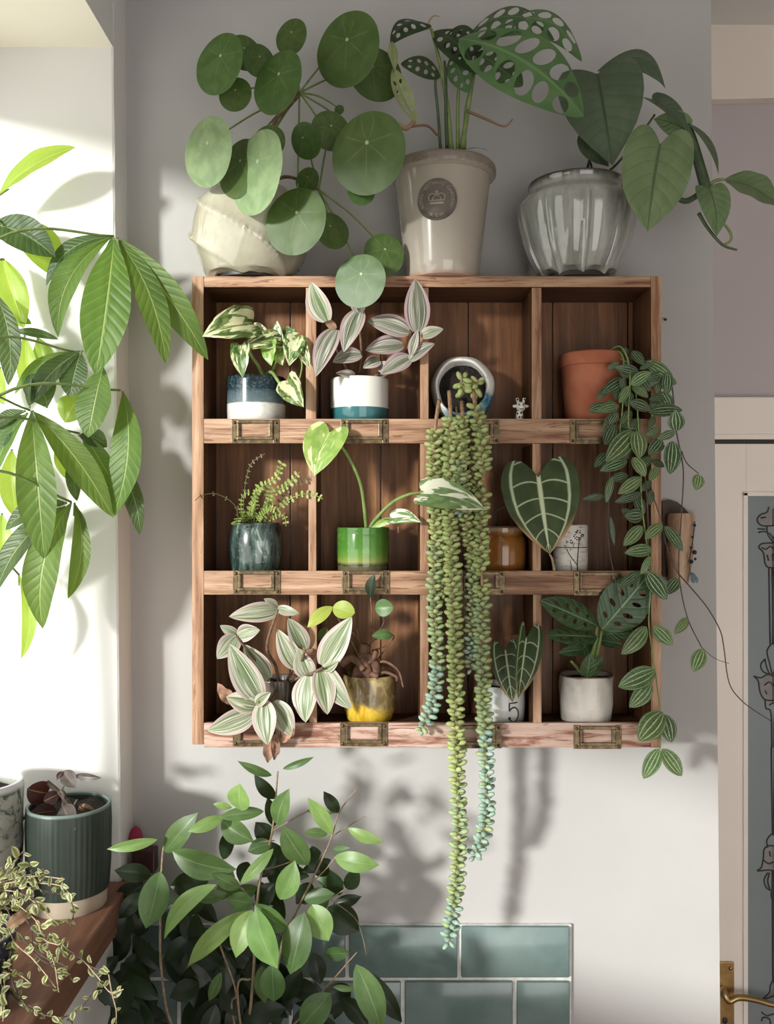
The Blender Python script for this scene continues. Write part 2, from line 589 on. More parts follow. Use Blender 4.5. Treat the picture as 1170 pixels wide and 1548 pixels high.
# floor, ceiling, right-hand wall, worktop edge
struct(MB().box(-1000, 2600, -3600, 460, ZF - 60, ZF).build('floor', M['floor'], smooth=False))
struct(MB().box(-1000, 2600, -3600, 460, ZC, ZC + 60).build('ceiling', M['ceil'], smooth=False))
struct(MB().box(2400, 2460, -3600, 460, ZF, ZC).build('wall_right', M['wall'], smooth=False))
wf = MB().box(-1000, 0, -3660, -3600, ZF, ZC).box(2000, 2460, -3660, -3600, ZF, ZC).box(0, 2000, -3660, -3600, 450, ZC)
struct(wf.build('wall_front', M['wall'], smooth=False))   # unseen wide opening added between the two piers to let in fill light
# recess behind the corner: lilac wall, cream upper band, door
DD = 450.0
def bx(px0, px1, py0, py1, d0, d1, bev=0, mb=None):
    """box whose front face (at d0) spans the given picture rectangle"""
    k = (F + d0) / F
    return (mb or MB()).box((px0 - 585) * k, (px1 - 585) * k, d0, d1, (774 - py1) * k, (774 - py0) * k, bev)
struct(bx(940, 2300, -400, 2600, DD, DD + 40).build('wall_hall', M['lilac'], smooth=False))
kk = (F + 425) / F
tb = prism('trim_3', [(545, 425, (774 - 152) * kk), (2300, 425, (774 - 120) * kk), (2300, DD - 1, (774 - 120) * kk), (545, DD - 1, (774 - 152) * kk),
                      (545, 425, ZC), (2300, 425, ZC), (2300, DD - 1, ZC), (545, DD - 1, ZC)], M['cream'])
struct(tb)
# door lining and architrave
ar = MB()
bx(1050, 1770, 600, 656, 428, DD - 1, 3, ar)
bx(1050, 1770, 656, 664, 436, DD - 1, 1, ar)
bx(1742, 1790, 640, 2400, 428, DD - 1, 3, ar)
struct(ar.build('trim_4', M['doorpaint'], smooth=False))
struct(bx(1050, 1770, 663, 672, 444, DD - 1).build('trim_5', M['black'], smooth=False))  # black strip put in for the shaded gap above the door
door = MB()
bx(1076, 1128, 671, 2400, 440, DD - 1, 1, door)
bx(1680, 1738, 671, 2400, 440, DD - 1, 1, door)
bx(1128, 1680, 671, 748, 440, DD - 1, 1, door)
bx(1128, 1680, 1800, 2400, 440, DD - 1, 1, door)
do = struct(door.build('door_1', M['doorpaint'], smooth=False))
bead = MB()
bx(1124, 1131, 744, 1806, 436, 444, 1.5, bead)
bx(1677, 1684, 744, 1806, 436, 444, 1.5, bead)
bx(1124, 1684, 743, 750, 436, 444, 1.5, bead)
bx(1124, 1684, 1799, 1806, 436, 444, 1.5, bead)
bead.build('glazing_bead', M['doorpaint'], do, False)
def frost():
    b = NB('frosted_blue_grey_glass')
    n = b.noise(b.obj(), 5, 3)
    col = b.mix(n, (0.17, 0.205, 0.215), (0.235, 0.265, 0.275))
    b.bump(b.noise(b.obj(), 300, 2), 0.15, 0.001)
    return b.fin(col, 0.35, 0, 0.5)
M['frost'] = frost()
bx(1127, 1681, 746, 1803, 443, 447).build('glass_pane', M['frost'], do, False)
M['lead'] = simple('dark_etched_line', (0.035, 0.033, 0.032), None, 10, 0.5)
M['petal_glass'] = simple('grey_etched_petal', (0.25, 0.23, 0.225), (0.21, 0.20, 0.20), 60, 0.5)
c1, c2_ = C(1070, 730, 3.87), C(1070, 1130, 3.70)
lines = [
 (c1, [(357, 140), (345, 172), (310, 185), (290, 210), (297, 237), (325, 251), (380, 250)]), (c1, [(310, 205), (340, 200)]),
 (c1, [(290, 268), (335, 272)]), (c1, [(295, 290), (330, 285), (365, 300), (384, 330)]), (c1, [(345, 252), (350, 300), (380, 345)]),
 (c1, [(297, 377), (310, 358), (345, 352), (384, 352)]), (c1, [(297, 377), (325, 410), (335, 470), (350, 492), (384, 497)]),
 (c1, [(315, 378), (340, 388), (365, 372), (385, 388)]), (c1, [(348, 420), (355, 455)]), (c1, [(378, 415), (380, 455)]),
 (c1, [(357, 497), (361, 720), (365, 940)]), (c1, [(376, 497), (380, 720), (383, 945)]),
 (c1, [(372, 940), (347, 985), (360, 1050), (377, 1120)]), (c1, [(335, 1030), (310, 1062), (320, 1100), (365, 1125)]), (c1, [(335, 1030), (345, 1080), (365, 1125)]),
 (c1, [(268, 1130), (310, 1140), (350, 1120), (384, 1130)]), (c1, [(268, 1130), (295, 1160), (305, 1220), (330, 1265), (384, 1275)]),
 (c1, [(330, 1185), (360, 1165), (385, 1190)]), (c1, [(335, 1215), (345, 1235)]), (c1, [(335, 1270), (340, 1320), (370, 1345), (375, 1548)]), (c1, [(360, 1300), (384, 1285)]),
 (c2_, [(355, 0), (358, 250), (362, 490)]), (c2_, [(335, 560), (330, 520), (350, 490), (366, 485)]),
 (c2_, [(366, 550), (340, 550), (315, 570), (310, 620), (300, 670), (277, 690), (340, 685), (366, 690)]), (c2_, [(310, 630), (340, 650), (366, 640)]),
 (c2_, [(345, 580), (350, 610)]), (c2_, [(335, 700), (315, 740), (325, 780), (350, 800)]), (c2_, [(345, 700), (335, 750), (350, 800)]), (c2_, [(360, 790), (355, 830), (366, 860)]),
 (c2_, [(360, 690), (362, 1000), (364, 1300)]),
 (c2_, [(366, 1300), (350, 1330), (345, 1370), (310, 1405), (340, 1400), (366, 1390)]), (c2_, [(300, 1480), (330, 1500), (366, 1490)]), (c2_, [(300, 1530), (310, 1510), (345, 1520), (350, 1560)]),
]
etched = MB()
for mir in (False, True):
    for cf, pts in lines:
        q = [cf(*p) for p in pts]
        if mir:
            q = [(2 * 1168.5 - a, b_) for a, b_ in q]
        etched.tube(spline([W(a, b_, 442.6) for a, b_ in q], 4), 1.15 * K(442), None, 5)
etched.build('etched_flower_lines', M['lead'], do)
pet = MB()
for cf, pts in ((c1, [(357, 142), (345, 172), (312, 187), (293, 210), (299, 235), (325, 249), (384, 249), (384, 150)]),
                (c1, [(299, 377), (312, 360), (345, 354), (384, 354), (384, 495), (350, 490), (337, 470), (327, 410)]),
                (c1, [(270, 1131), (310, 1142), (350, 1122), (384, 1132), (384, 1273), (330, 1263), (307, 1220), (297, 1160)]),
                (c2_, [(366, 552), (340, 552), (317, 570), (312, 620), (302, 670), (280, 689), (340, 683), (366, 688)]),
                (c2_, [(366, 1302), (352, 1330), (347, 1370), (314, 1403), (340, 1398), (366, 1388)])):
    for mir in (False, True):
        q = [cf(*p) for p in pts]
        if mir:
            q = [(2 * 1168.5 - a, b_) for a, b_ in q][::-1]
        n = len(q)
        vv = [W(a, b_, 442.9) for a, b_ in q] + [W(a, b_, 444) for a, b_ in q]
        pet.add(vv, [tuple(range(n))] + [(i, i + n, (i + 1) % n + n, (i + 1) % n) for i in range(n)])
pet.build('etched_petals', M['petal_glass'], do, False)
hp = bx(1084, 1110, 1455, 1580, 435, 440, 1.0).build('handle_plate', M['brass'], do, False)
lev = MB().tube(spline([W(1093, 1497, 436), W(1094, 1502, 420), W(1102, 1513, 416), W(1116, 1508, 416), W(1140, 1511, 416), W(1170, 1519, 416), W(1190, 1516, 416)], 6), 6.5 * K(420), 3.5 * K(420), 10)
lev.build('handle_lever', M['brass'], do)
MB().ball(W(1104.5, 1464, 434.5), 3 * K(435), 1.5 * K(435)).build('screw', M['brass'], do)
MB().ball(W(1096, 1543, 434.5), 4 * K(435), 1.2 * K(435), 5 * K(435)).build('keyhole', M['black'], do)

# tiled splashback
sp = struct(bx(150, 863.5, 1398, 1800, WALL_D - 7, WALL_D).build('trim_6', M['grout'], smooth=False))
TW = (860.5 - 696.5)
def tile(px0, px1, py0, py1):
    d0 = WALL_D - 12 + random.uniform(-1.0, 1.0)
    b = bx(px0, px1, py0, py1, d0, WALL_D - 5, 2.2)
    auto_smooth(b.build('tile', M['tile'], sp), 60)
for r in range(5):
    y0 = 1401 + r * 83.5
    x = 861.0 if r % 2 == 0 else 861.5
    first = True
    while x > 240:
        w = 163.5 if (r % 2 == 0 or not first) else 80
        tile(x - w, x, y0, y0 + 77.5 + random.uniform(-0.6, 0.6))
        x -= w + 6
        first = False
# worktop below the frame that carries the fig
struct(MB().box(-418, 500, -560, WALL_D, -1112, -1070, 3).build('trim_7', M['worktop'], smooth=False))
# nail and little marks in the wall
nl = MB().tube([W(1004, 482, WALL_D + 2), W(1006, 483, 95)], 1.2 * S, None, 6).ball(W(1006, 483, 94), 2.4 * S, 1.0 * S)
o = nl.build('wall_nail', M['black'])
o['label'] = 'tiny black nail sticking out of the wall beside the top corner of the shelf'
o['category'] = 'nail'

# ================================================================= THE SHELF
SH_B = 104.0
shelf = thing('pigeonhole_shelf', 'worn pine pigeonhole shelf with twelve cells and brass label holders on white wall', 'shelf', U(60, 100, -358))
def part(name, px0, px1, py0, py1, d0, d1, mat, bev=1.5):
    """front face exactly on the picture rectangle, at the shelf's own depth"""
    return auto_smooth(MB().box(px0 - 585, px1 - 585, d0, d1, 774 - py1, 774 - py0, bev).build(name, mat, shelf), 50)
part('side_panel', 290, 308, 417, 1126, 0, 112, M['wood_v'], 2)
part('side_panel', 984, 1000, 417, 1131, 0, 112, M['wood_v'], 2)
part('top_board', 308, 984, 417, 434, 0.5, 112, M['wood_h'], 1.5)
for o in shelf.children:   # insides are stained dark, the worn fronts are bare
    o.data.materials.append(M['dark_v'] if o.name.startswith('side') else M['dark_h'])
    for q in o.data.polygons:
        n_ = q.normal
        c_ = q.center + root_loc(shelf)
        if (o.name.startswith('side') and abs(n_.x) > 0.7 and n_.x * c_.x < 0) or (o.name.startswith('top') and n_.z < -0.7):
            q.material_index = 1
LIPS = [(633, 670), (863, 899), (1093, 1130)]
for (a, b_) in LIPS:
    part('front_rail', 308, 984, a, b_, 0, 9, M['wood_p' if a > 1000 else 'wood_h'], 1.2)
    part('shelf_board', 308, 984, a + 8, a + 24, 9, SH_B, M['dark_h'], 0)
ROWT = [434, 670, 899]
DV = [[(462, 478), (635, 648), (804, 819)], [(466, 478), (635, 649), (805, 818)], [(467, 479), (635, 648), (806, 819)]]
for r in range(3):
    for (a, b_) in DV[r]:
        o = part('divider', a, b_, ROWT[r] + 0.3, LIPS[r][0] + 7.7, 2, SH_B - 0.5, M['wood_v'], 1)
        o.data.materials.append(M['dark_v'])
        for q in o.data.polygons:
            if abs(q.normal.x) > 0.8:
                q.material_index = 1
jo = [300, 428, 575, 717, 854, 976, 990]
for i in range(6):
    MB().box(jo[i] - 585 + 1.0, jo[i + 1] - 585 - 1.0, SH_B, SH_B + 7, 774 - 1120, 774 - 425, 0.8).build('back_plank', M['plank'], shelf, False)
# label holders
hb = MB()
hw, hh = 36, 18
for s in (-1, 1):
    x0, x1 = (hw - 9, hw) if s > 0 else (-hw, -hw + 9)
    hb.box(x0, x1, -1.6, 0, -hh, hh, 0.6)
for (x0, x1, z0, z1) in ((-27, 27, 12, 17), (-27, 27, -13, -8), (-27, -23, -8, 12), (21, 27, -8, 12)):
    hb.box(x0, x1, -4.2, 0, z0, z1, 0.9)
hb.box(-27, 27, -1.4, 0, -hh, -13)
hme = bpy.data.meshes.new('label_holder')
hme.from_pydata([tuple(v - Vector((0, 0, Z0))) for v in hb.v], [], hb.f)
hme.materials.append(M['brass_old'])
sb = MB().ball(Vector((0, -1.4 * S, 0)), 2.3 * S, 1.3 * S, 2.3 * S, 8, 6)
sme = bpy.data.meshes.new('screw')
sme.from_pydata([tuple(v) for v in sb.v], [], sb.f)
sme.materials.append(M['brass_old'])
HOLD = [[(386, 652), (551, 652), (719, 653), (897, 653)], [(388, 880), (553, 880), (727, 881), (903, 882)], [(388, 1110), (550, 1110), (722, 1113), (903, 1114)]]
off = root_loc(shelf)
for row in HOLD:
    for (x, y) in row:
        h = link('label_holder', hme, None, shelf, False)
        h.location = U(x - 585, 0, 774 - y) - off
        for sx in (-31.5, 31.5):
            for sz in (-13.5, 13):
                q = link('screw', sme, None, h)
                q.location = (sx * S, -1.4 * S, sz * S)
BT = [774 - 641 + 0.5, 774 - 871 + 0.5, 774 - 1101 + 0.5]   # board tops (units)
TOPZ = 774 - 417 + 0.5

# ================================================================= PLANT HELPERS
def prof(kind, s):
    if kind == 'round':
        return math.sqrt(max(0.0, 1 - (2 * s - 1) ** 2))
    if kind == 'heart':
        return float(np.interp(s, [0, .05, .12, .22, .35, .5, .65, .8, .92, .97, 1], [.80, .90, .975, 1, .965, .86, .68, .42, .17, .06, 0]))
    if kind == 'heartlong':
        return float(np.interp(s, [0, .05, .12, .25, .42, .6, .75, .88, .95, 1], [.74, .86, .95, 1, .97, .84, .62, .32, .13, 0]))
    if kind == 'ficus':
        return max(0.0, math.sin(PI * s ** 0.92)) ** 0.80 * (1 - 0.35 * max(0, (s - .8) / .2))
    if kind == 'pachira':
        return max(0.0, math.sin(PI * s ** 1.12)) ** 0.80
    if kind == 'trad':
        return max(0.0, math.sin(PI * (0.05 + 0.95 * s) ** 0.80)) ** 0.80
    if kind == 'pell':
        return max(0.0, math.sin(PI * s ** 0.90)) ** 0.72
    if kind == 'blunt':
        return max(0.0, math.sin(PI * s)) ** 0.6
    return max(0.0, math.sin(PI * s ** 0.9)) ** 0.9

def leaf(root, b, t, w, mat, kind='ell', hint=(0, -1, 0), bend=0.06, side=0.0, fold=0.16, roll=0.0, wav=0.0, curl=0.0,
         tip=0.0, name='leaf', nu=14, nv=8, lobe=0.0, twist=0.0):
    """b, t: base and tip as (picture x, picture y, depth); w: width in picture pixels at that depth"""
    B, T = W(*b), W(*t)
    ax = T - B
    L = ax.length
    ax = ax / L
    h = Vector(hint).normalized()
    N = h - ax * h.dot(ax)
    if N.length < 0.05:
        N = Vector((0, -0.3, 1)) - ax * Vector((0, -0.3, 1)).dot(ax)
    N.normalize()
    if roll:
        N = Matrix.Rotation(roll, 3, ax) @ N
    Sd = ax.cross(N)
    wd = w * K((b[2] + t[2]) / 2)
    ph = random.uniform(0, 6.28)
    verts, uvs = [], []
    if kind == 'heart' or kind == 'heartlong':
        nu = max(nu, 16)
        nv = max(nv, 12)
    for i in range(nu + 1):
        s0 = i / nu
        if kind == 'round':
            s0 = 0.5 - 0.5 * math.cos(PI * s0)
        hwid = 0.5 * wd * max(prof(kind, s0), 0.0)
        for j in range(nv + 1):
            a = -1 + 2 * j / nv
            s = s0
            if lobe:
                aa = abs(a)
                s = s0 - lobe * math.sin(PI * min(1, aa * 0.72)) ** 0.9 * (1 - s0) ** 3.2
            x = a * hwid
            Nl = (N - ax * (bend * 4 * (1 - 2 * s))).normalized()
            P = B + ax * (L * s) + N * (bend * L * 4 * s * (1 - s)) + Sd * (side * L * 4 * s * (1 - s))
            if tip:
                P = P - N * (tip * L * max(0, s - 0.55) ** 2 * 4)
            ang = twist * (s - 0.3)
            sd2 = Sd * math.cos(ang) + Nl * math.sin(ang)
            nl2 = Nl * math.cos(ang) - Sd * math.sin(ang)
            P = P + sd2 * (x * math.cos(fold)) + nl2 * (abs(x) * math.sin(fold) - curl * x * x / max(wd, 1e-6) * 2)
            if wav:
                P = P + nl2 * (wav * wd * math.sin(s * 17 + ph + (1.3 if a > 0 else 0)) * abs(a) ** 2 * (0.3 + prof(kind, s0)))
            verts.append(P)
            uvs.append(((a + 1) / 2, s0))
    faces = [(i * (nv + 1) + j, i * (nv + 1) + j + 1, (i + 1) * (nv + 1) + j + 1, (i + 1) * (nv + 1) + j) for i in range(nu) for j in range(nv)]
    return mk(name, verts, faces, mat, root, True, uvs)

def holey(root, b, t, w, mat, holes, hint=(0, -1, 0), bend=0.1, side=0.0, roll=0.0, fold=0.1, kind='pell', tip=0.0, name='leaf', curl=0.0):
    """leaf with real holes; holes = [(a, s, ra, rs, ang)] in leaf space (a across -1..1 of max half width, s along)"""
    B, T = W(*b), W(*t)
    ax = T - B
    L = ax.length
    ax /= L
    h = Vector(hint).normalized()
    N = (h - ax * h.dot(ax)).normalized()
    if roll:
        N = Matrix.Rotation(roll, 3, ax) @ N
    Sd = ax.cross(N)
    wd = w * K((b[2] + t[2]) / 2)
    asp = wd / 2 / L           # one unit of a in units of s
    pts, edges = [], []
    n = 40
    ol = []
    for i in range(n + 1):
        s = i / n
        ol.append((prof(kind, s), s))
    ring = [(-p, s) for p, s in ol[1:-1]][::-1]
    outline = ol + ring
    o = len(pts)
    for p, s in outline:
        pts.append(Vector((p * asp, s)))
    m = len(outline)
    edges += [(o + i, o + (i + 1) % m) for i in range(m)]
    ell = []
    for (a, s, ra, rs, an) in holes:
        o = len(pts)
        q = 14
        for i in range(q):
            th = 2 * PI * i / q
            ex, ey = ra * asp * math.cos(th), rs * math.sin(th)
            pts.append(Vector((a * asp + ex * math.cos(an) - ey * math.sin(an), s + ex * math.sin(an) + ey * math.cos(an))))
        edges += [(o + i, o + (i + 1) % q) for i in range(q)]
        ell.append((a * asp, s, ra * asp, rs, an))
    def inside(x, y):
        for (cx, cy, rx, ry, an) in ell:
            dx, dy = x - cx, y - cy
            ex = dx * math.cos(an) + dy * math.sin(an)
            ey = -dx * math.sin(an) + dy * math.cos(an)
            if (ex / rx) ** 2 + (ey / ry) ** 2 < 1.0:
                return True
        return False
    for i in range(1, 22):
        for j in range(-6, 7):
            s = i / 22
            x = j / 6.5 * prof(kind, s) * asp
            if not inside(x, s):
                pts.append(Vector((x, s)))
    r = geometry.delaunay_2d_cdt(pts, edges, [], 1, 1e-5)
    vo, fo = r[0], r[2]
    faces = []
    for f in fo:
        cx = sum(vo[i].x for i in f) / len(f)
        cy = sum(vo[i].y for i in f) / len(f)
        if not inside(cx, cy):
            faces.append(tuple(f))
    verts, uvs = [], []
    for p in vo:
        s = p.y
        x = p.x * L
        Nl = (N - ax * (bend * 4 * (1 - 2 * s))).normalized()
        P = B + ax * (L * s) + N * (bend * L * 4 * s * (1 - s)) + Sd * (side * L * 4 * s * (1 - s)) + Sd * x * math.cos(fold) + Nl * (abs(x) * math.sin(fold) - curl * x * x / wd * 2)
        if tip:
            P = P - N * (tip * L * max(0, s - 0.5) ** 2 * 4)
        verts.append(P)
        pr = max(prof(kind, min(1, max(0, s))), 0.05)
        uvs.append((0.5 + 0.5 * max(-1, min(1, p.x / asp / pr)), s))
    # real thickness
    nn = len(verts)
    v2 = [v - N * (0.9 * S) for v in verts]
    f2 = [tuple(reversed([i + nn for i in f])) for f in faces]
    return mk(name, verts + v2, faces + f2, mat, root, True, uvs + uvs)

def dense(pr, n=5):
    P = spline([Vector((a, b_, 0)) for a, b_ in pr], n)
    return [(max(1.0, q.x), q.y) for q in P]

def lathe(root, profile, mat, cx, cy, cz, seg=48, mod=None, name='pot', flip=False):
    """profile [(r,z)] units, centre in units"""
    v, f = [], []
    for (r, z) in profile:
        for k in range(seg):
            a = 2 * PI * k / seg
            rr, zz = (r, z) if mod is None else mod(r, z, a)
            v.append(U(cx + rr * math.cos(a), cy + rr * math.sin(a), cz + zz))
    n = len(profile)
    for i in range(n - 1):
        for k in range(seg):
            k2 = (k + 1) % seg
            f.append((i * seg + k, i * seg + k2, (i + 1) * seg + k2, (i + 1) * seg + k))
    f.append(tuple(reversed(range(seg))))
    return auto_smooth(mk(name, v, f, mat, root, True), 50)

def soil(pot, r, cx, cy, z, mat=None, bumpy=2.0, seg=20):
    v, f = [U(cx, cy, z + bumpy)], []
    for q in range(1, 5):
        for k in range(seg):
            a = 2 * PI * k / seg
            v.append(U(cx + r * q / 4 * math.cos(a), cy + r * q / 4 * math.sin(a), z + random.uniform(-bumpy, bumpy)))
    for k in range(seg):
        f.append((0, 1 + k, 1 + (k + 1) % seg))
    for q in range(3):
        for k in range(seg):
            k2 = (k + 1) % seg
            f.append((1 + q * seg + k, 1 + (q + 1) * seg + k, 1 + (q + 1) * seg + k2, 1 + q * seg + k2))
    return mk('soil', v, f, mat or M['soil'], pot, True)

def pot_profile(outer, wall=3.5, soil_z=None):
    """outer [(r,z)] bottom to rim -> closed cup"""
    top = outer[-1]
    inner = [(top[0] - wall * 0.3, top[1] + 0.8), (top[0] - wall, top[1]), (top[0] - wall, top[1] - 4)]
    sz = soil_z if soil_z is not None else top[1] - 14
    rr = float(np.interp(sz - 5, [p[1] for p in outer], [p[0] for p in outer])) - wall
    return list(outer) + inner + [(max(rr, 2), sz - 5)]

def cellpot(label, px, row, d=57.0, name='potted_plant', cat='potted plant'):
    k = (F + d) / F
    x = (px - 585) * k
    return thing(name, label, cat, U(x, d, BT[row])), x, d, BT[row], k

def band_mat(name, stops, rough=0.25, noise_amt=0.0, nscale=60, speck=None, coat=0.3, bump=0.0):
    """glaze banded by height (metres above the pot's foot)"""
    b = NB(name)
    v = b.obj()
    z = b.sep(v)[2]
    if noise_amt:
        z = b.math('ADD', z, b.math('MULTIPLY_ADD', b.noise(v, nscale, 3), noise_amt * 2, -noise_amt))
    zmax = stops[-1][0]
    col = b.ramp(b.math('DIVIDE', z, zmax, clamp=True), [(s / zmax, c) for s, c in stops])
    if speck:
        n = b.noise(v, speck[1], 4, 0.7)
        col = b.mix(b.math('MULTIPLY', b.step(n, 0.52, 0.62), speck[2]), col, speck[0])
    if bump:
        b.bump(b.noise(v, 90, 3), bump, 0.002)
    return b.fin(col, rough, 0, 0.5, coat)

def U_(u):
    return u * S

# ----------------------------------------------------------------- leaf materials
M['stem_g'] = simple('green_stem', (0.13, 0.19, 0.05), (0.18, 0.25, 0.08), 80, 0.5)
M['stem_dk'] = simple('dark_green_stem', (0.03, 0.055, 0.02), (0.05, 0.08, 0.03), 80, 0.5)
M['stem_b'] = simple('brown_stem', (0.09, 0.05, 0.03), (0.16, 0.10, 0.06), 150, 0.8, bump=0.4)
M['stem_pale'] = simple('pale_woody_stem', (0.34, 0.24, 0.15), (0.46, 0.36, 0.24), 200, 0.7, bump=0.3)
M['stem_sed'] = simple('tan_sedum_stem', (0.24, 0.13, 0.07), (0.36, 0.23, 0.13), 200, 0.7, bump=0.3)
M['stem_fig'] = simple('fig_twig', (0.17, 0.12, 0.075), (0.26, 0.19, 0.12), 160, 0.7)
M['stem_thin'] = simple('dark_thin_runner', (0.05, 0.035, 0.03), (0.09, 0.06, 0.05), 200, 0.6)
M['dead'] = leafmat('dried_tan_leaf', plain((0.26, 0.14, 0.075), (0.40, 0.25, 0.14), (0.2, 0.1, 0.05)), 0.8, 0.2, (0.4, 0.25, 0.1), 0.2)
M['pilea'] = leafmat('round_pilea_leaf', f_pilea((0.036, 0.084, 0.012), (0.056, 0.114, 0.021), (0.36, 0.46, 0.17)), 0.42, 0.14, (0.22, 0.40, 0.06), vary=0.15)
M['pilea_pale'] = leafmat('sunlit_pilea_leaf', f_pilea((0.15, 0.24, 0.10), (0.23, 0.33, 0.145), (0.42, 0.5, 0.28)), 0.30, 0.22, (0.30, 0.45, 0.12), vary=0.12)  # paler copy of the leaf with the sunlight put into its colour
M['monst'] = leafmat('lacy_monstera_leaf', plain((0.040, 0.11, 0.030), (0.065, 0.155, 0.045), (0.10, 0.20, 0.07), 0.06, 0.1), 0.35, 0.15, vary=0.2)
M['monst_dk'] = leafmat('dark_lacy_leaf', plain((0.016, 0.040, 0.012), (0.03, 0.06, 0.02), (0.05, 0.09, 0.03), 0.06, 0.1), 0.4, 0.12, vary=0.2)
M['monst_pale'] = leafmat('fading_lacy_leaf', plain((0.20, 0.27, 0.10), (0.30, 0.36, 0.16), (0.16, 0.2, 0.08), 0.06, 0.1), 0.5, 0.2, vary=0.1)
M['monst_peru'] = leafmat('thick_dark_monstera_leaf', plain((0.018, 0.055, 0.014), (0.044, 0.100, 0.034), (0.14, 0.25, 0.11), 0.07, 0.35, 6, 1.6), 0.28, 0.1, bumpfn=quilt(6, 1.6), vary=0.15)
M['philo'] = leafmat('silver_green_philodendron_leaf', plain((0.085, 0.145, 0.060), (0.125, 0.20, 0.085), (0.05, 0.085, 0.035), 0.06, 0.45, 7, 1.8), 0.40, 0.14, bumpfn=quilt(7, 1.8), vary=0.12)
M['philo_gr'] = leafmat('grey_green_philodendron_leaf', plain((0.055, 0.085, 0.048), (0.080, 0.115, 0.068), (0.03, 0.05, 0.028), 0.05, 0.4, 9, 1.4), 0.45, 0.12, bumpfn=quilt(9, 1.4), vary=0.10)
M['pothos'] = leafmat('cream_marbled_pothos_leaf', f_varieg((0.030, 0.085, 0.018), (0.13, 0.23, 0.04), (0.60, 0.62, 0.34), 0.52), 0.35, 0.25, (0.5, 0.6, 0.15), vary=0.12)
M['njoy'] = leafmat('lime_marbled_leaf', f_varieg((0.17, 0.36, 0.045), (0.28, 0.46, 0.08), (0.66, 0.72, 0.36), 0.57), 0.34, 0.30, (0.5, 0.7, 0.1), vary=0.08)
M['njoy2'] = leafmat('white_marbled_leaf', f_varieg((0.09, 0.20, 0.06), (0.17, 0.30, 0.10), (0.78, 0.80, 0.62), 0.50), 0.34, 0.25, (0.5, 0.6, 0.2), vary=0.08)
M['trad'] = leafmat('striped_pink_edged_leaf', f_trad((0.075, 0.105, 0.055), (0.16, 0.205, 0.125), (0.56, 0.52, 0.46), (0.46, 0.27, 0.31)), 0.40, 0.22, (0.55, 0.45, 0.35), vary=0.15)
M['trad_w'] = leafmat('striped_white_green_leaf', f_trad((0.095, 0.165, 0.055), (0.20, 0.28, 0.13), (0.64, 0.62, 0.52), (0.58, 0.42, 0.41)), 0.38, 0.24, (0.6, 0.58, 0.35), vary=0.10)
M['anth'] = leafmat('white_veined_anthurium_leaf', f_anth((0.026, 0.050, 0.016), (0.044, 0.080, 0.025), (0.46, 0.56, 0.34), (0.34, 0.22, 0.05)), 0.45, 0.12, vary=0.06, bumpfn=quilt(5.2, 1.0))
M['pell'] = leafmat('pale_striped_dark_leaf', f_pell((0.014, 0.040, 0.016), (0.032, 0.075, 0.028), (0.40, 0.52, 0.30)), 0.34, 0.15, vary=0.25)
M['pell_l'] = leafmat('pale_striped_fresh_leaf', f_pell((0.045, 0.105, 0.030), (0.085, 0.17, 0.050), (0.50, 0.62, 0.34)), 0.32, 0.22, vary=0.15)
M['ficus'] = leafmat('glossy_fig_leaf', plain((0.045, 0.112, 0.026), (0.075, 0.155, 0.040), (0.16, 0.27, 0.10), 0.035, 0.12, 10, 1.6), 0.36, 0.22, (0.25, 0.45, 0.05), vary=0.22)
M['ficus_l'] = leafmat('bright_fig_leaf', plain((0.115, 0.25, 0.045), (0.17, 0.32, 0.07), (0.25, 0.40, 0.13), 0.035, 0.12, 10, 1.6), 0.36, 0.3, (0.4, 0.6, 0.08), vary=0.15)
M['ficus_d'] = leafmat('dark_fig_leaf', plain((0.006, 0.015, 0.006), (0.013, 0.027, 0.011), (0.022, 0.036, 0.018), 0.03, 0.1, 10, 1.6), 0.34, 0.1, vary=0.25)  # near-black colour carries the shade of the dense foliage
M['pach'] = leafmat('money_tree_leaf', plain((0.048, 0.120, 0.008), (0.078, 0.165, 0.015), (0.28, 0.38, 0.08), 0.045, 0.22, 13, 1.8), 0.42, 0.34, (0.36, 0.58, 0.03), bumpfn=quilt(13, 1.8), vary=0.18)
M['pach_l'] = leafmat('backlit_money_tree_leaf', plain((0.18, 0.33, 0.018), (0.26, 0.42, 0.03), (0.42, 0.55, 0.12), 0.045, 0.2, 13, 1.8), 0.34, 0.5, (0.55, 0.75, 0.05), vary=0.15)  # brighter copy with the backlight put into its lime colour
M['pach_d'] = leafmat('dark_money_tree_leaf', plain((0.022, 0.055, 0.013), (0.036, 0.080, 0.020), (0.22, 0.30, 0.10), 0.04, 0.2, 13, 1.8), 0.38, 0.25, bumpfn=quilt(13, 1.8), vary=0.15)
M['lime'] = leafmat('lime_leaf', plain((0.34, 0.46, 0.03), (0.40, 0.52, 0.05), (0.5, 0.6, 0.1)), 0.4, 0.45, (0.7, 0.8, 0.05), vary=0.08)
def f_edge(g, cream):
    def fn(b, u, v, x):
        r = b.math('MULTIPLY', b.rand(), 30.0)
        n = b.noise(b.xyz(u, v, r), 6.0, 3)
        f = b.math('ADD', x, b.math('MULTIPLY_ADD', n, 1.0, -0.5))
        return b.mix(b.step(f, 0.35, 0.55), g, cream)
    return fn
M['trail'] = leafmat('cream_edged_creeper_leaf', f_edge((0.085, 0.12, 0.030), (0.38, 0.38, 0.17)), 0.4, 0.25, (0.4, 0.42, 0.14), vary=0.45)
M['maroon'] = leafmat('maroon_leaf', plain((0.030, 0.013, 0.012), (0.06, 0.022, 0.020), (0.26, 0.22, 0.08), 0.07, 0.06), 0.4, 0.12, (0.3, 0.05, 0.03), vary=0.2)
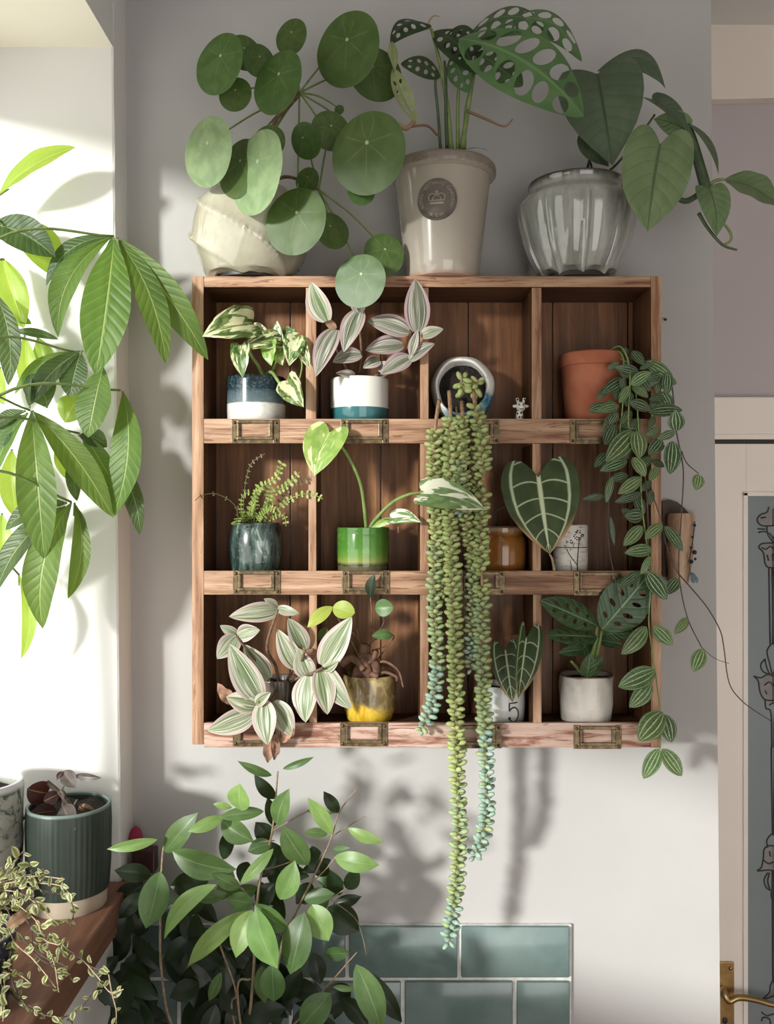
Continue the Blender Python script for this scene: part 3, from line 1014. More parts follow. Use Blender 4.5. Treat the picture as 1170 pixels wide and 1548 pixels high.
M['maroon_g'] = leafmat('greyed_maroon_leaf', plain((0.055, 0.045, 0.042), (0.11, 0.085, 0.08), (0.20, 0.15, 0.12), 0.06, 0.2), 0.35, 0.12, vary=0.2)

def rh(jx=0.3, jz=0.3, bx_=-0.2, bz=0.2):
    return (bx_ + random.uniform(-jx, jx), -1.0, bz + random.uniform(-jz, jz))

def glyph(body, size):
    cu = bpy.data.curves.new('glyph_tmp', 'FONT')
    cu.body = body
    cu.size = size
    cu.align_x = 'CENTER'
    cu.align_y = 'CENTER'
    cu.resolution_u = 3
    ob = bpy.data.objects.new('glyph_tmp', cu)
    COL.objects.link(ob)
    dg = bpy.context.evaluated_depsgraph_get()
    me = ob.evaluated_get(dg).to_mesh()
    v = [tuple(p.co) for p in me.vertices]
    f = [tuple(p.vertices) for p in me.polygons]
    bpy.data.objects.remove(ob)
    bpy.data.curves.remove(cu)
    return v, f

def wrapper(cx, cy, cz, rfun, u0=0.0):
    def wr(u, v, h=0.6):
        u = u + u0
        r = rfun(v)
        a = -PI / 2 + u / r
        return U(cx + (r + h) * math.cos(a), cy + (r + h) * math.sin(a), cz + v)
    return wr

# ================================================================= TOP OF THE SHELF
D_T = 40.0
kT = (F + D_T) / F
# ---- pilea in the cream swirled pot
cx = (378 - 585) * kT
pl = thing('potted_pilea', 'round-leaved pilea in a glossy cream swirled pot on the shelf top', 'potted plant', U(cx, D_T, TOPZ))
def cream_pot():
    b = NB('cream_swirl_glaze')
    v = b.obj()
    n = b.noise(v, 18, 3)
    col = b.mix(b.step(n, 0.4, 0.65), (0.32, 0.30, 0.225), (0.39, 0.37, 0.29))
    return b.fin(col, 0.10, 0, 0.6, 0.6)
M['cream_pot'] = cream_pot()
def swirl(r, z, a):
    ph = 2.5 * (a + 0.020 * z + 0.35)
    pk = 1 - abs(math.sin(ph)) ** 0.38
    env = math.sin(PI * min(1, max(0, z / 150))) ** 0.5
    rr = r + 13 * pk * env - 5 * env + 3 * abs(math.sin(ph)) * env
    zz = z
    if z < 9 and r > 50:
        zz = z + 9 * abs(math.sin(ph)) ** 1.2 * (1 - z / 9)
    return rr, zz
pp = lathe(pl, pot_profile(dense([(56, 0), (60, 3), (66, 9), (76, 26), (85, 48), (90, 72), (89, 94), (81, 116), (68, 132), (57, 141), (52, 144)]), 4, 132), M['cream_pot'], cx, D_T, TOPZ, 180, swirl)
lathe(pp, [(50, 0), (50, 9), (40, 9)], M['black'], cx, D_T, TOPZ + 0.3, 32, None, 'foot_gap_shade')  # black ring stands in for the shade between the pot's feet
soil(pp, 50, cx, D_T, TOPZ + 131)
c = C(260, 0, 2.925)
hub1 = (453, 140, 0)
hub2 = (482, 287, 5)
P_ = [  # cx cy w h d roll-sign mat hub rot
 (333, 97, 74, 94, -40, 1, 'pilea', 1, 0.1), (369, 80, 42, 54, -15, -1, 'pilea', 1, 0), (391, 92, 38, 50, -25, -1, 'pilea', 1, 0.2),
 (356, 143, 52, 50, -22, 1, 'pilea', 1, 0), (421, 125, 70, 98, -50, 1, 'pilea', 1, 0.12), (441, 56, 47, 55, -30, 1, 'pilea', 1, 0),
 (527, 75, 88, 112, -50, 1, 'pilea', 1, -0.1), (566, 112, 78, 88, -10, -1, 'pilea', 1, -0.3),
 (316, 230, 70, 104, -58, 1, 'pilea_pale', 1, -0.1), (390, 261, 67, 128, -84, 1, 'pilea_pale', 1, 0.05), (363, 255, 60, 90, -56, 1, 'pilea', 1, 0.1),
 (407, 215, 52, 48, -40, 1, 'pilea', 1, 0), (463, 213, 26, 54, -30, 1, 'pilea', 2, -0.75), (499, 198, 54, 60, -25, -1, 'pilea', 2, 0.2), (513, 166, 15, 15, -15, 1, 'pilea', 1, 0),
 (558, 232, 106, 124, -84, 1, 'pilea', 1, -0.15), (546, 290, 42, 36, -60, -1, 'pilea', 1, -0.2), (465, 273, 36, 40, -35, 1, 'pilea', 2, 0),
 (448, 335, 94, 103, -72, 1, 'pilea', 1, 0.1), (501, 349, 44, 58, -48, -1, 'pilea', 2, -0.3), (580, 385, 56, 64, -8, -1, 'pilea', 2, 0.2), (545, 425, 78, 82, -40, 1, 'pilea', 2, 0.1),
]
for (x, y, w, h, d, sg, mt, hb_, rot) in P_:
    D = max(w, h)
    ang = math.acos(min(1, min(w, h) / D * 0.98)) * sg * 0.72
    dx, dy = math.sin(rot) * D / 2, math.cos(rot) * D / 2
    if w > h:
        ang *= 0.5
    leaf(pl, (x + dx, y - dy, d), (x - dx, y + dy, d), D, M[mt], 'round', (-0.05, -1, 0.15), 0.02, roll=ang, fold=-0.04, wav=0.003, curl=-0.05, nu=20, nv=12)
    hx = hub1 if hb_ == 1 else hub2
    at = (x + dx * 0.26, y - dy * 0.26, d + 2)
    mid = ((at[0] + hx[0]) / 2, (at[1] + hx[1]) / 2 - 6, max(at[2], hx[2]) * 0.5 + 14)
    stem(pl, [hx, mid, at], 1.7, 1.2, M['stem_g'], 'petiole', 5, 5)
stem(pl, [(405, 272, 40), (410, 230, 30), (416, 185, 12), (440, 155, 2), hub1], 5, 4.2, M['stem_b'], 'stem')
stem(pl, [(412, 272, 40), (440, 268, 20), hub2], 3, 2, M['stem_b'], 'stem')

# ---- lacy monstera in the emblem pot
cx = (669 - 585) * kT
mo = thing('potted_monstera', 'lacy perforated monstera in a tall greige glazed pot with a round emblem', 'potted plant', U(cx, D_T, TOPZ))
def kew():
    b = NB('greige_glaze')
    v = b.obj()
    z = b.sep(v)[2]
    n = b.noise(v, 12, 4)
    col = b.mix(n, (0.31, 0.272, 0.228), (0.37, 0.33, 0.28))
    n2 = b.noise(v, 70, 4, 0.7)
    rim = b.math('MULTIPLY', b.step(b.math('ADD', z, b.math('MULTIPLY', n2, 0.006)), U_(158) + 0.003, U_(163) + 0.003), 1.0)
    col = b.mix(b.math('MULTIPLY', rim, b.math('MULTIPLY_ADD', n2, 1.2, 0.15), clamp=True), col, (0.13, 0.095, 0.07))
    base = b.math('SUBTRACT', 1.0, b.step(b.math('ADD', z, b.math('MULTIPLY', n2, 0.004)), U_(5), U_(9)))
    col = b.mix(base, col, (0.36, 0.24, 0.19))
    return b.fin(col, b.math('MULTIPLY_ADD', rim, 0.35, 0.14), 0, 0.5, 0.4)
M['kew'] = kew()
kp = lathe(mo, pot_profile([(54, 0), (56, 1.5), (58, 20), (74, 157), (79, 158.5), (82.5, 162), (83, 168), (82, 174), (79, 177)], 7, 158), M['kew'], cx, D_T, TOPZ, 64)
soil(kp, 68, cx, D_T, TOPZ + 166)
wr = wrapper(cx, D_T, TOPZ, lambda v: float(np.interp(v, [20, 157], [58, 74])), -12.5)
M['emblem'] = simple('bronze_brown_emblem', (0.075, 0.058, 0.045), (0.11, 0.088, 0.07), 60, 0.5, 0.0)
M['emblem_hi'] = simple('emblem_relief', (0.30, 0.26, 0.21), (0.25, 0.215, 0.175), 60, 0.5, 0.0)
ez, er = 106.0, 29.5
v, f = [wr(0, ez, 1.2)], []
seg = 48
rings = [(0.35, 1.2), (0.7, 1.2), (0.93, 1.2), (0.96, 2.4), (1.0, 2.2), (1.02, -0.5)]
for (q, h) in rings:
    for k in range(seg):
        a = 2 * PI * k / seg
        v.append(wr(er * q * math.cos(a), ez + er * q * math.sin(a), h))
for k in range(seg):
    f.append((0, 1 + k, 1 + (k + 1) % seg))
for i in range(len(rings) - 1):
    for k in range(seg):
        k2 = (k + 1) % seg
        f.append((1 + i * seg + k, 1 + (i + 1) * seg + k, 1 + (i + 1) * seg + k2, 1 + i * seg + k2))
em = mk('emblem', v, f, M['emblem'], mo)
rel = MB()
def arc_text(s, r, a0, a1, size, flip=False):
    n = len(s)
    for i, chn in enumerate(s):
        if chn == ' ':
            continue
        a = a0 + (a1 - a0) * i / (n - 1)
        gv, gf = glyph(chn, size)
        th = a - PI / 2 if not flip else a + PI / 2
        pts = []
        for (gx, gy, _) in gv:
            xx = r * math.cos(a) + gx * math.cos(th) - gy * math.sin(th)
            yy = r * math.sin(a) + gx * math.sin(th) + gy * math.cos(th)
            pts.append(wr(xx, ez + yy, 2.3))
        rel.add(pts, gf)
arc_text('ROYAL BOTANIC GARDENS', 23.0, math.radians(205), math.radians(-25), 7.0)
arc_text('KEW', 23.0, math.radians(252), math.radians(288), 7.5, True)
for (x0, x1, y0, y1) in ((-10, 10, -7, -4), (-9, 9, -2.5, -0.8), (-0.8, 0.8, 6, 13), (-3, 3, 9, 10.6)):
    rel.add([wr(x0, ez + y0, 2.6), wr(x1, ez + y0, 2.6), wr(x1, ez + y1, 2.6), wr(x0, ez + y1, 2.6)], [(0, 1, 2, 3)])
for s_ in (-1, 1):
    rel.tube(spline([wr(s_ * 10, ez - 3, 2), wr(s_ * 12, ez + 3, 2.4), wr(s_ * 8, ez + 8, 2.4), wr(0, ez + 6, 2.2)], 5), 1.0 * S, None, 5)
    rel.tube(spline([wr(s_ * 5, ez - 3, 2), wr(s_ * 6, ez + 2, 2.2), wr(0, ez + 6, 2.2)], 4), 0.7 * S, None, 5)
    rel.ball(wr(s_ * 6, ez + 1, 2.2), 1.6 * S)
rel.build('emblem_relief', M['emblem_hi'], em)
def rows_of_holes(n, a0=0.45, ra=0.24, rs=0.05, ang=0.5, s0=0.15, s1=0.85):
    hs = []
    for i in range(n):
        s = s0 + (s1 - s0) * i / max(1, n - 1)
        wv = prof('pell', s)
        for sg in (-1, 1):
            hs.append((sg * a0 * wv, s + random.uniform(-.01, .01), ra * wv * random.uniform(0.85, 1.05), rs * random.uniform(0.8, 1.0), sg * ang))
    return hs
big = rows_of_holes(6, 0.50, 0.41, 0.060, 0.26, 0.16, 0.85)
holey(mo, (694, 58, -30), (882, 176, -78), 112, M['monst'], big, (-0.1, -1, 0.25), 0.10, -0.04, fold=-0.15)
holey(mo, (726, 60, 0), (880, 92, -36), 66, M['monst'], rows_of_holes(5, 0.50, 0.40, 0.068, 0.25, 0.2, 0.82), (0, -1, 0.5), 0.16, -0.24, fold=-0.2, tip=0.0)
holey(mo, (700, 62, 10), (838, 60, -26), 62, M['monst'], rows_of_holes(5, 0.50, 0.40, 0.068, 0.25, 0.2, 0.82), (0.1, -1, 0.4), 0.14, -0.2, fold=-0.2)
holey(mo, (652, 38, 5), (590, 66, -10), 44, M['monst_dk'], rows_of_holes(4, 0.42, 0.25, 0.06, 0.3, 0.2, 0.8), (-0.2, -1, 0.5), 0.16, 0.16, fold=-0.25)
holey(mo, (666, 116, 0), (606, 96, -16), 38, M['monst_dk'], rows_of_holes(4, 0.42, 0.25, 0.06, 0.3, 0.2, 0.8), (0, -1, 0.3), 0.1, 0.05, fold=-0.1)
holey(mo, (654, 48, 10), (722, 112, 0), 50, M['monst_dk'], rows_of_holes(5, 0.45, 0.28, 0.05, 0.3, 0.2, 0.8), (0, -1, 0.2), 0.1, -0.08, fold=-0.1)
holey(mo, (668, 62, 14), (728, 72, -8), 46, M['monst_dk'], rows_of_holes(4, 0.45, 0.28, 0.06, 0.3, 0.2, 0.8), (0, -1, -0.2), 0.1, -0.05, fold=-0.1)
holey(mo, (684, 82, 16), (708, 140, 5), 38, M['monst'], rows_of_holes(4, 0.45, 0.28, 0.06, 0.3, 0.2, 0.8), (-0.4, -1, 0), 0.1, 0, fold=-0.1)
holey(mo, (722, 78, 12), (790, 130, -20), 56, M['monst'], rows_of_holes(4, 0.45, 0.30, 0.06, 0.3, 0.2, 0.8), (0.2, -1, -0.2), 0.08, 0.03, fold=-0.1)
leaf(mo, (592, 62, -12), (596, 112, -22), 16, M['monst_pale'], 'ell', twist=1.8, bend=0.05)
holey(mo, (594, 104, -20), (630, 186, -6), 30, M['monst_pale'], rows_of_holes(4, 0.42, 0.22, 0.05, 0.3, 0.25, 0.75), (0.3, -1, 0), 0.05, 0.06, fold=0.3)
stem(mo, [(626, 184, -6), (614, 194, -10), (602, 188, -14)], 3.5, 3.5, M['dead'], 'dry_shoot')
stem(mo, [(618, 192, -8), (645, 190, 0), (662, 205, 12)], 1.8, 1.8, M['dead'], 'dry_shoot')
stem(mo, [(652, 46, 8), (648, 34, 5), (656, 24, 2), (664, 25, 0)], 2.2, 0.7, M['dead'], 'dry_shoot')
stem(mo, [(706, 168, 20), (735, 180, 5), (762, 191, -5), (775, 180, -8)], 2.4, 1.0, M['dead'], 'dry_shoot')
leaf(mo, (705, 226, 0), (738, 228, -36), 6, M['monst_dk'], 'ell', (0, -0.3, 1))
for pts, r0, r1 in (([(682, 226, 36), (676, 160, 26), (666, 100, 14), (652, 44, 6)], 4.6, 2.2), ([(676, 226, 36), (674, 170, 24), (674, 120, 16), (672, 92, 12)], 3.2, 1.8),
                    ([(666, 226, 30), (662, 170, 16), (658, 124, 4), (664, 114, 0)], 2.6, 1.8), ([(692, 226, 36), (692, 160, 26), (694, 100, 14), (686, 80, 12)], 3.4, 1.8),
                    ([(698, 226, 32), (708, 160, 22), (717, 104, 8), (722, 62, 0)], 4.6, 2.4), ([(702, 226, 38), (704, 170, 26), (712, 120, 16), (704, 62, 8)], 3.4, 2.0)):
    stem(mo, pts, r0, r1, M['stem_dk'] if r0 < 3.3 else M['stem_g'], 'petiole')

# ---- philodendron in the grey ribbed pot
cx = (872 - 585) * kT
ph = thing('potted_philodendron', 'silver-green climbing philodendron in a grey drip-glazed ribbed pot', 'potted plant', U(cx, D_T, TOPZ))
def greypot():
    b = NB('grey_drip_glaze')
    v = b.obj()
    z = b.sep(v)[2]
    n = b.noise(b.obj((1, 1, 0.3)), 40, 4)
    col = b.mix(b.step(n, 0.35, 0.65), (0.185, 0.188, 0.168), (0.30, 0.305, 0.278))
    n2 = b.noise(v, 60, 3)
    zz = b.math('ADD', z, b.math('MULTIPLY', n2, 0.008))
    col = b.mix(b.step(zz, U_(136) + .004, U_(150) + .004), col, (0.035, 0.022, 0.017))
    col = b.mix(b.math('MULTIPLY', b.math('MULTIPLY', b.step(zz, U_(112), U_(128)), b.math('SUBTRACT', 1.0, b.step(zz, U_(130), U_(145)))), 0.5), col, (0.33, 0.34, 0.31))
    return b.fin(col, 0.09, 0, 0.6, 0.5)
M['greypot'] = greypot()
def ribs(r, z, a):
    ph_ = 4.5 * (a + PI / 2 + 0.02)
    pk = max(0, 1 - abs(math.sin(ph_)) * 4.2)
    cr = abs(math.sin(ph_)) ** 0.7
    env = 1.0 if z < 112 else max(0, 1 - (z - 112) / 14)
    rr = r + (7.5 * pk + 6.5 * cr - 6) * env
    zz = z
    if z < 12 and r > 50:
        zz = z + 12 * cr * (1 - z / 12)
    return rr, zz
gp = lathe(ph, pot_profile(dense([(53, 0), (56, 4), (60, 12), (70, 30), (80, 54), (87, 80), (91, 100), (92, 112), (88, 121), (80, 129), (75, 135), (74, 141), (76, 147), (75, 150)]), 5, 138), M['greypot'], cx, D_T, TOPZ, 144, ribs)
lathe(gp, [(50, 0), (50, 12), (40, 12)], M['black'], cx, D_T, TOPZ + 0.3, 32, None, 'foot_gap_shade')  # black ring put in as shade under the scalloped base
soil(gp, 68, cx, D_T, TOPZ + 138)
leaf(ph, (903, 112, -10), (926, 250, -40), 128, M['philo_gr'], 'heart', (-0.25, -1, 0.35), 0.05, 0.0, fold=0.12, lobe=0.10, nu=20, nv=14)
leaf(ph, (902, 108, -6), (1006, 134, -22), 50, M['philo_gr'], 'ficus', (0.1, -1, 0.45), 0.04, -0.43, fold=-0.12)
leaf(ph, (874, 205, 0), (920, 252, -10), 40, M['philo_gr'], 'ficus', (0.3, -1, -0.2), 0.05)
leaf(ph, (998, 218, -62), (979, 350, -78), 106, M['philo'], 'heartlong', (-0.05, -1, 0.2), 0.05, 0.02, fold=0.10, lobe=0.22, nu=20, nv=14)
leaf(ph, (986, 150, -20), (1040, 200, -40), 46, M['philo_gr'], 'heart', (0.3, -1, 0.6), 0.08, 0.02, fold=0.25, lobe=0.1)
leaf(ph, (1036, 196, -24), (988, 180, -16), 40, M['philo'], 'heart', (-0.1, -1, -0.4), 0.06, 0.06, fold=0.2, lobe=0.1)
leaf(ph, (1038, 186, -30), (1086, 264, -20), 36, M['philo_gr'], 'ficus', (0.6, -0.8, 0.6), 0.06, -0.10, fold=0.2)
leaf(ph, (1094, 271, -26), (1178, 314, -40), 58, M['philo'], 'ficus', (-0.05, -1, 0.6), 0.06, -0.06, fold=0.22, wav=0.02)
leaf(ph, (1072, 284, -30), (1083, 358, -44), 50, M['philo'], 'heart', (-0.1, -1, 0.3), 0.05, -0.04, fold=0.2, lobe=0.06)
stem(ph, [(905, 262, 40), (926, 254, 10), (960, 215, -4), (990, 173, -16)], 1.8, 1.6, M['stem_dk'], 'petiole')
stem(ph, [(886, 262, 40), (893, 235, 10), (903, 200, -2), (903, 112, -8)], 2.2, 1.8, M['stem_dk'], 'petiole')
stem(ph, [(897, 262, 40), (890, 238, 20), (880, 215, 5)], 1.6, 1.4, M['stem_dk'], 'petiole')
stem(ph, [(1038, 190, -28), (1046, 210, -28), (1056, 245, -26), (1068, 288, -24)], 6.0, 8.5, M['stem_dk'], 'stem')
stem(ph, [(1068, 286, -24), (1080, 274, -24), (1094, 271, -25)], 3.4, 2.2, M['stem_g'], 'petiole')
stem(ph, [(920, 262, 36), (965, 290, -20), (1010, 292, -40), (1036, 304, -36), (1062, 290, -26)], 3.2, 4.5, M['stem_dk'], 'stem')
stem(ph, [(1056, 322, -34), (1070, 345, -34), (1092, 370, -32), (1114, 378, -32)], 2.8, 1.6, M['stem_dk'], 'aerial_root')
stem(ph, [(1092, 335, -34), (1104, 352, -30), (1104, 364, -30), (1092, 371, -32)], 2.0, 2.0, M['stem_g'], 'aerial_root')

# ================================================================= ROW 1
# ---- variegated pothos
c = C(280, 400, 3.079)
t, cx, dy, z, k = cellpot('cream-marbled pothos in a navy and white dipped pot', 387.5, 0, 56, 'potted_pothos')
M['navypot'] = band_mat('navy_over_white_glaze', [(0, (0.62, 0.60, 0.55)), (U_(33), (0.62, 0.60, 0.55)), (U_(35), (0.10, 0.13, 0.14)), (U_(50), (0.055, 0.085, 0.10)), (U_(56), (0.010, 0.025, 0.035)), (U_(78), (0.008, 0.020, 0.028))], 0.12, 0.0008, 90, ((0.20, 0.24, 0.25), 260, 0.25))
p = lathe(t, pot_profile([(44, 0), (46, 2), (46.5, 36), (46.5, 70), (46, 76)], 3.5, 66), M['navypot'], cx, dy, z)
soil(p, 42, cx, dy, z + 66)
for (b0, t0, w, d0, d1, kd, bd) in (((310, 270), (78, 335), 172, 8, -22, 'pothos', .16), ((258, 375), (268, 527), 96, 0, -8, 'pothos', .1), ((442, 350), (255, 395), 112, 20, 0, 'pothos', .1),
        ((433, 368), (428, 260), 62, 30, 25, 'njoy2', .05), ((395, 365), (402, 472), 88, 12, 0, 'njoy', .08), ((514, 338), (484, 472), 104, -6, -18, 'pothos', .06),
        ((542, 372), (583, 490), 58, -4, -12, 'pothos', .1), ((455, 330), (530, 320), 74, 34, 22, 'pothos', .1), ((472, 540), (552, 664), 128, -4, -22, 'pothos', .08), ((320, 300), (400, 330), 70, 34, 22, 'pothos', .1), ((420, 400), (455, 470), 70, 20, 10, 'njoy', .1)):
    leaf(t, (*c(*b0), d0), (*c(*t0), d1), w / 3.079, M[kd], 'heart', rh(), bd, fold=0.2, wav=0.03, lobe=0.10)
stem(t, [(*c(380, 540), 56), (*c(340, 470), 30), (*c(300, 400), 15), (*c(300, 300), 10)], 3, 2.2, M['stem_g'])
stem(t, [(*c(360, 540), 56), (*c(400, 500), 20), (*c(450, 565), 2), (*c(474, 545), -4)], 3.2, 2, M['stem_g'])
stem(t, [(*c(390, 540), 56), (*c(430, 440), 30), (*c(470, 380), 24), (*c(520, 338), 15)], 2.6, 1.6, M['stem_g'])
stem(t, [(*c(470, 345), 25), (*c(540, 440), 20), (*c(536, 520), 15), (*c(524, 540), 15)], 2, 1.2, M['stem_g'])

# ---- pink tradescantia
t, cx, dy, z, k = cellpot('pink-edged striped tradescantia in a white pot with a teal foot', 543.5, 0, 56, 'potted_tradescantia')
M['tealpot'] = band_mat('white_over_teal_glaze', [(0, (0.022, 0.105, 0.115)), (U_(27.5), (0.030, 0.125, 0.135)), (U_(28.3), (0.66, 0.65, 0.60)), (U_(75), (0.68, 0.67, 0.62))], 0.16)
p = lathe(t, pot_profile([(43, 0), (45, 2), (45.8, 28), (46, 70), (45.5, 74)], 3.5, 64), M['tealpot'], cx, dy, z)
soil(p, 42, cx, dy, z + 64)
TR = (((660, 262), (588, 82), 118, -6, -18, 'trad_w'), ((700, 303), (608, 522), 106, 6, -22, 'trad'), ((815, 225), (788, 112), 78, -2, -10, 'trad'), ((812, 215), (738, 408), 112, 0, -26, 'trad'),
      ((1042, 312), (846, 262), 104, 8, 0, 'trad'), ((1080, 312), (1070, 66), 124, -6, -14, 'trad'), ((1096, 330), (1202, 300), 62, -7, -14, 'trad_w'), ((1045, 445), (1162, 368), 76, -2, -14, 'trad'),
      ((1012, 372), (838, 400), 106, 16, 4, 'trad'), ((1046, 432), (908, 512), 100, 2, -12, 'trad'), ((818, 418), (686, 455), 88, 16, 6, 'trad'), ((905, 445), (828, 482), 70, 26, 18, 'trad'),
      ((1050, 418), (1082, 302), 46, -8, -16, 'trad'), ((790, 515), (700, 505), 40, 20, 6, 'trad'), ((900, 470), (965, 500), 60, 30, 20, 'trad'), ((700, 300), (640, 250), 40, 6, 0, 'dead'))
for (b0, t0, w, d0, d1, kd) in TR:
    leaf(t, (*c(*b0), d0), (*c(*t0), d1), w / 3.079, M[kd], 'trad', rh(0.3, 0.25), 0.07, random.uniform(-.04, .04), fold=0.24)
for pts in ([(780, 560), (745, 470), (700, 380), (690, 270)], [(800, 560), (820, 440), (815, 320), (815, 215)], [(840, 560), (940, 470), (1030, 400), (1050, 310)], [(840, 560), (960, 500), (1045, 430), (1050, 415)]):
    stem(t, [(*c(*q), 50 - 14 * i) for i, q in enumerate(pts)], 2.4, 1.8, M['stem_b'])

# ---- string of tails: sedum in the tilted white and blue pot
t, cx, dy, z, k = cellpot('long trailing sedum strings hanging from a round tilted white and blue pot', 699, 0, 54, 'potted_sedum')
dy -= 3
def bluepot():
    b = NB('white_blue_crackle_glaze')
    v = b.obj()
    s_ = b.sep(v)
    n = b.noise(v, 26, 4, 0.6, 0.6)
    n2 = b.noise(v, 70, 4, 0.7)
    g = b.math('ADD', b.math('MULTIPLY', s_[0], 6.0), b.math('MULTIPLY', b.math('SUBTRACT', 0.045, s_[2]), 14.0))
    f_ = b.math('ADD', g, b.math('MULTIPLY_ADD', n, 1.4, -0.7))
    blue = b.mix(b.step(n2, 0.45, 0.6), (0.025, 0.14, 0.23), (0.30, 0.46, 0.50))
    blue = b.mix(b.step(n, 0.6, 0.66), blue, (0.02, 0.03, 0.05))
    col = b.mix(b.step(f_, 0.0, 0.35), (0.80, 0.78, 0.74), blue)
    col = b.mix(b.math('MULTIPLY', b.step(n2, 0.6, 0.7), 0.6), col, (0.25, 0.22, 0.2))
    b.bump(n2, 0.25, 0.0015)
    return b.fin(col, 0.45, 0, 0.4)
M['bluepot'] = bluepot()
ax_ = Vector((-0.14, -1, 0.10)).normalized()
e1 = Vector((1, 0, 0)) - ax_ * ax_.x
e1.normalize()
e2 = ax_.cross(e1)
cc = U(cx, dy, z + 56.5)
R_ = 50.0
v, f = [], []
pr = [(R_ * math.sin(th), R_ * math.cos(th)) for th in np.linspace(PI * 0.985, math.radians(56), 18)] + [(39.5, 30.5), (37.5, 28), (38, 20), (36, 8)]
sg = 40
for (r, h) in pr:
    for q in range(sg):
        a = 2 * PI * q / sg
        wob = 1 + 0.02 * math.sin(3 * a + h * 0.05) + 0.012 * math.sin(7 * a)
        pnt = (e1 * math.cos(a) + e2 * math.sin(a)) * r * wob + ax_ * h
        pnt.z *= 1.085
        v.append(cc + pnt * S)
for i in range(len(pr) - 1):
    for q in range(sg):
        q2 = (q + 1) % sg
        f.append((i * sg + q, i * sg + q2, (i + 1) * sg + q2, (i + 1) * sg + q))
f.append(tuple(reversed(range(sg))))
p = mk('pot', v, f, M['bluepot'], t)
v = [cc + ax_ * 6 * S]
f = []
for q in range(24):
    a = 2 * PI * q / 24
    v.append(cc + ((e1 * math.cos(a) + e2 * math.sin(a)) * 36.5 + ax_ * random.uniform(6, 11)) * S)
    f.append((0, 1 + q, 1 + (q + 1) % 24))
mk('soil', v, f, M['soil'], p)
def sed(name, c1_, c2_):
    return leafmat(name, plain(c1_, c2_, c2_, 0.01, 0.0), 0.45, 0.12, (0.4, 0.55, 0.2), vary=0.2)
SM = [sed('yellow_green_sedum_leaf', (0.24, 0.32, 0.085), (0.36, 0.43, 0.16)), sed('green_sedum_leaf', (0.21, 0.31, 0.12), (0.32, 0.41, 0.20)), sed('blue_green_sedum_leaf', (0.20, 0.33, 0.25), (0.32, 0.45, 0.37))]
ST = [  # points, leaf start (fraction), yellow->blue range (py), width scale
 ([(664, 606, 8), (660, 630, -12), (657, 660, -16), (656, 720, -16), (659, 800, -15), (657, 900, -15), (661, 1000, -15), (655, 1060, -15), (636, 1106, -16)], 0.12, (820, 1000), 0.95),
 ([(679, 592, 12), (681, 628, -14), (681, 680, -20), (680, 760, -22), (684, 850, -22), (687, 950, -22), (689, 1050, -22), (691, 1150, -20), (694, 1250, -18), (690, 1340, -16), (678, 1428, -14)], 0.07, (1180, 1360), 1.0),
 ([(698, 608, 8), (699, 632, -14), (700, 700, -18), (705, 790, -18), (714, 860, -12), (713, 950, -10), (712, 1016, -10)], 0.10, (840, 960), 0.85),
 ([(714, 584, 2), (719, 615, -14), (726, 655, -18), (731, 700, -20), (727, 790, -22), (729, 900, -22), (729, 1000, -22), (733, 1100, -20), (736, 1200, -16), (731, 1258, -14), (716, 1298, -12)], 0.06, (900, 1100), 1.0),
 ([(690, 616, 4), (691, 640, -18), (694, 700, -26), (695, 776, -30)], 0.2, (700, 745), 0.9),
 ([(722, 634, -12), (722, 720, -12), (718, 800, -12), (717, 862, -12)], 0.05, (1000, 1100), 0.85),
 ([(672, 640, -12), (668, 760, -12), (671, 860, -12), (672, 900, -12)], 0.05, (900, 1000), 0.8),
 ([(702, 592, 0), (696, 580, -6), (702, 570, -8)], 0.0, (900, 1000), 1.15),
 ([(714, 592, 0), (720, 582, -6), (724, 574, -8)], 0.0, (900, 1000), 1.15),
]
bean = MB().ball(Vector((0, 0, 0.5)), 0.34, 0.30, 0.54, 7, 5)
bme = []
for m_ in SM:
    me = bpy.data.meshes.new('sedum_leaf')
    me.from_pydata([tuple(q) for q in bean.v], [], bean.f)
    me.materials.append(m_)
    me.shade_smooth()
    bme.append(me)
allv = []
rs = random.Random(11)
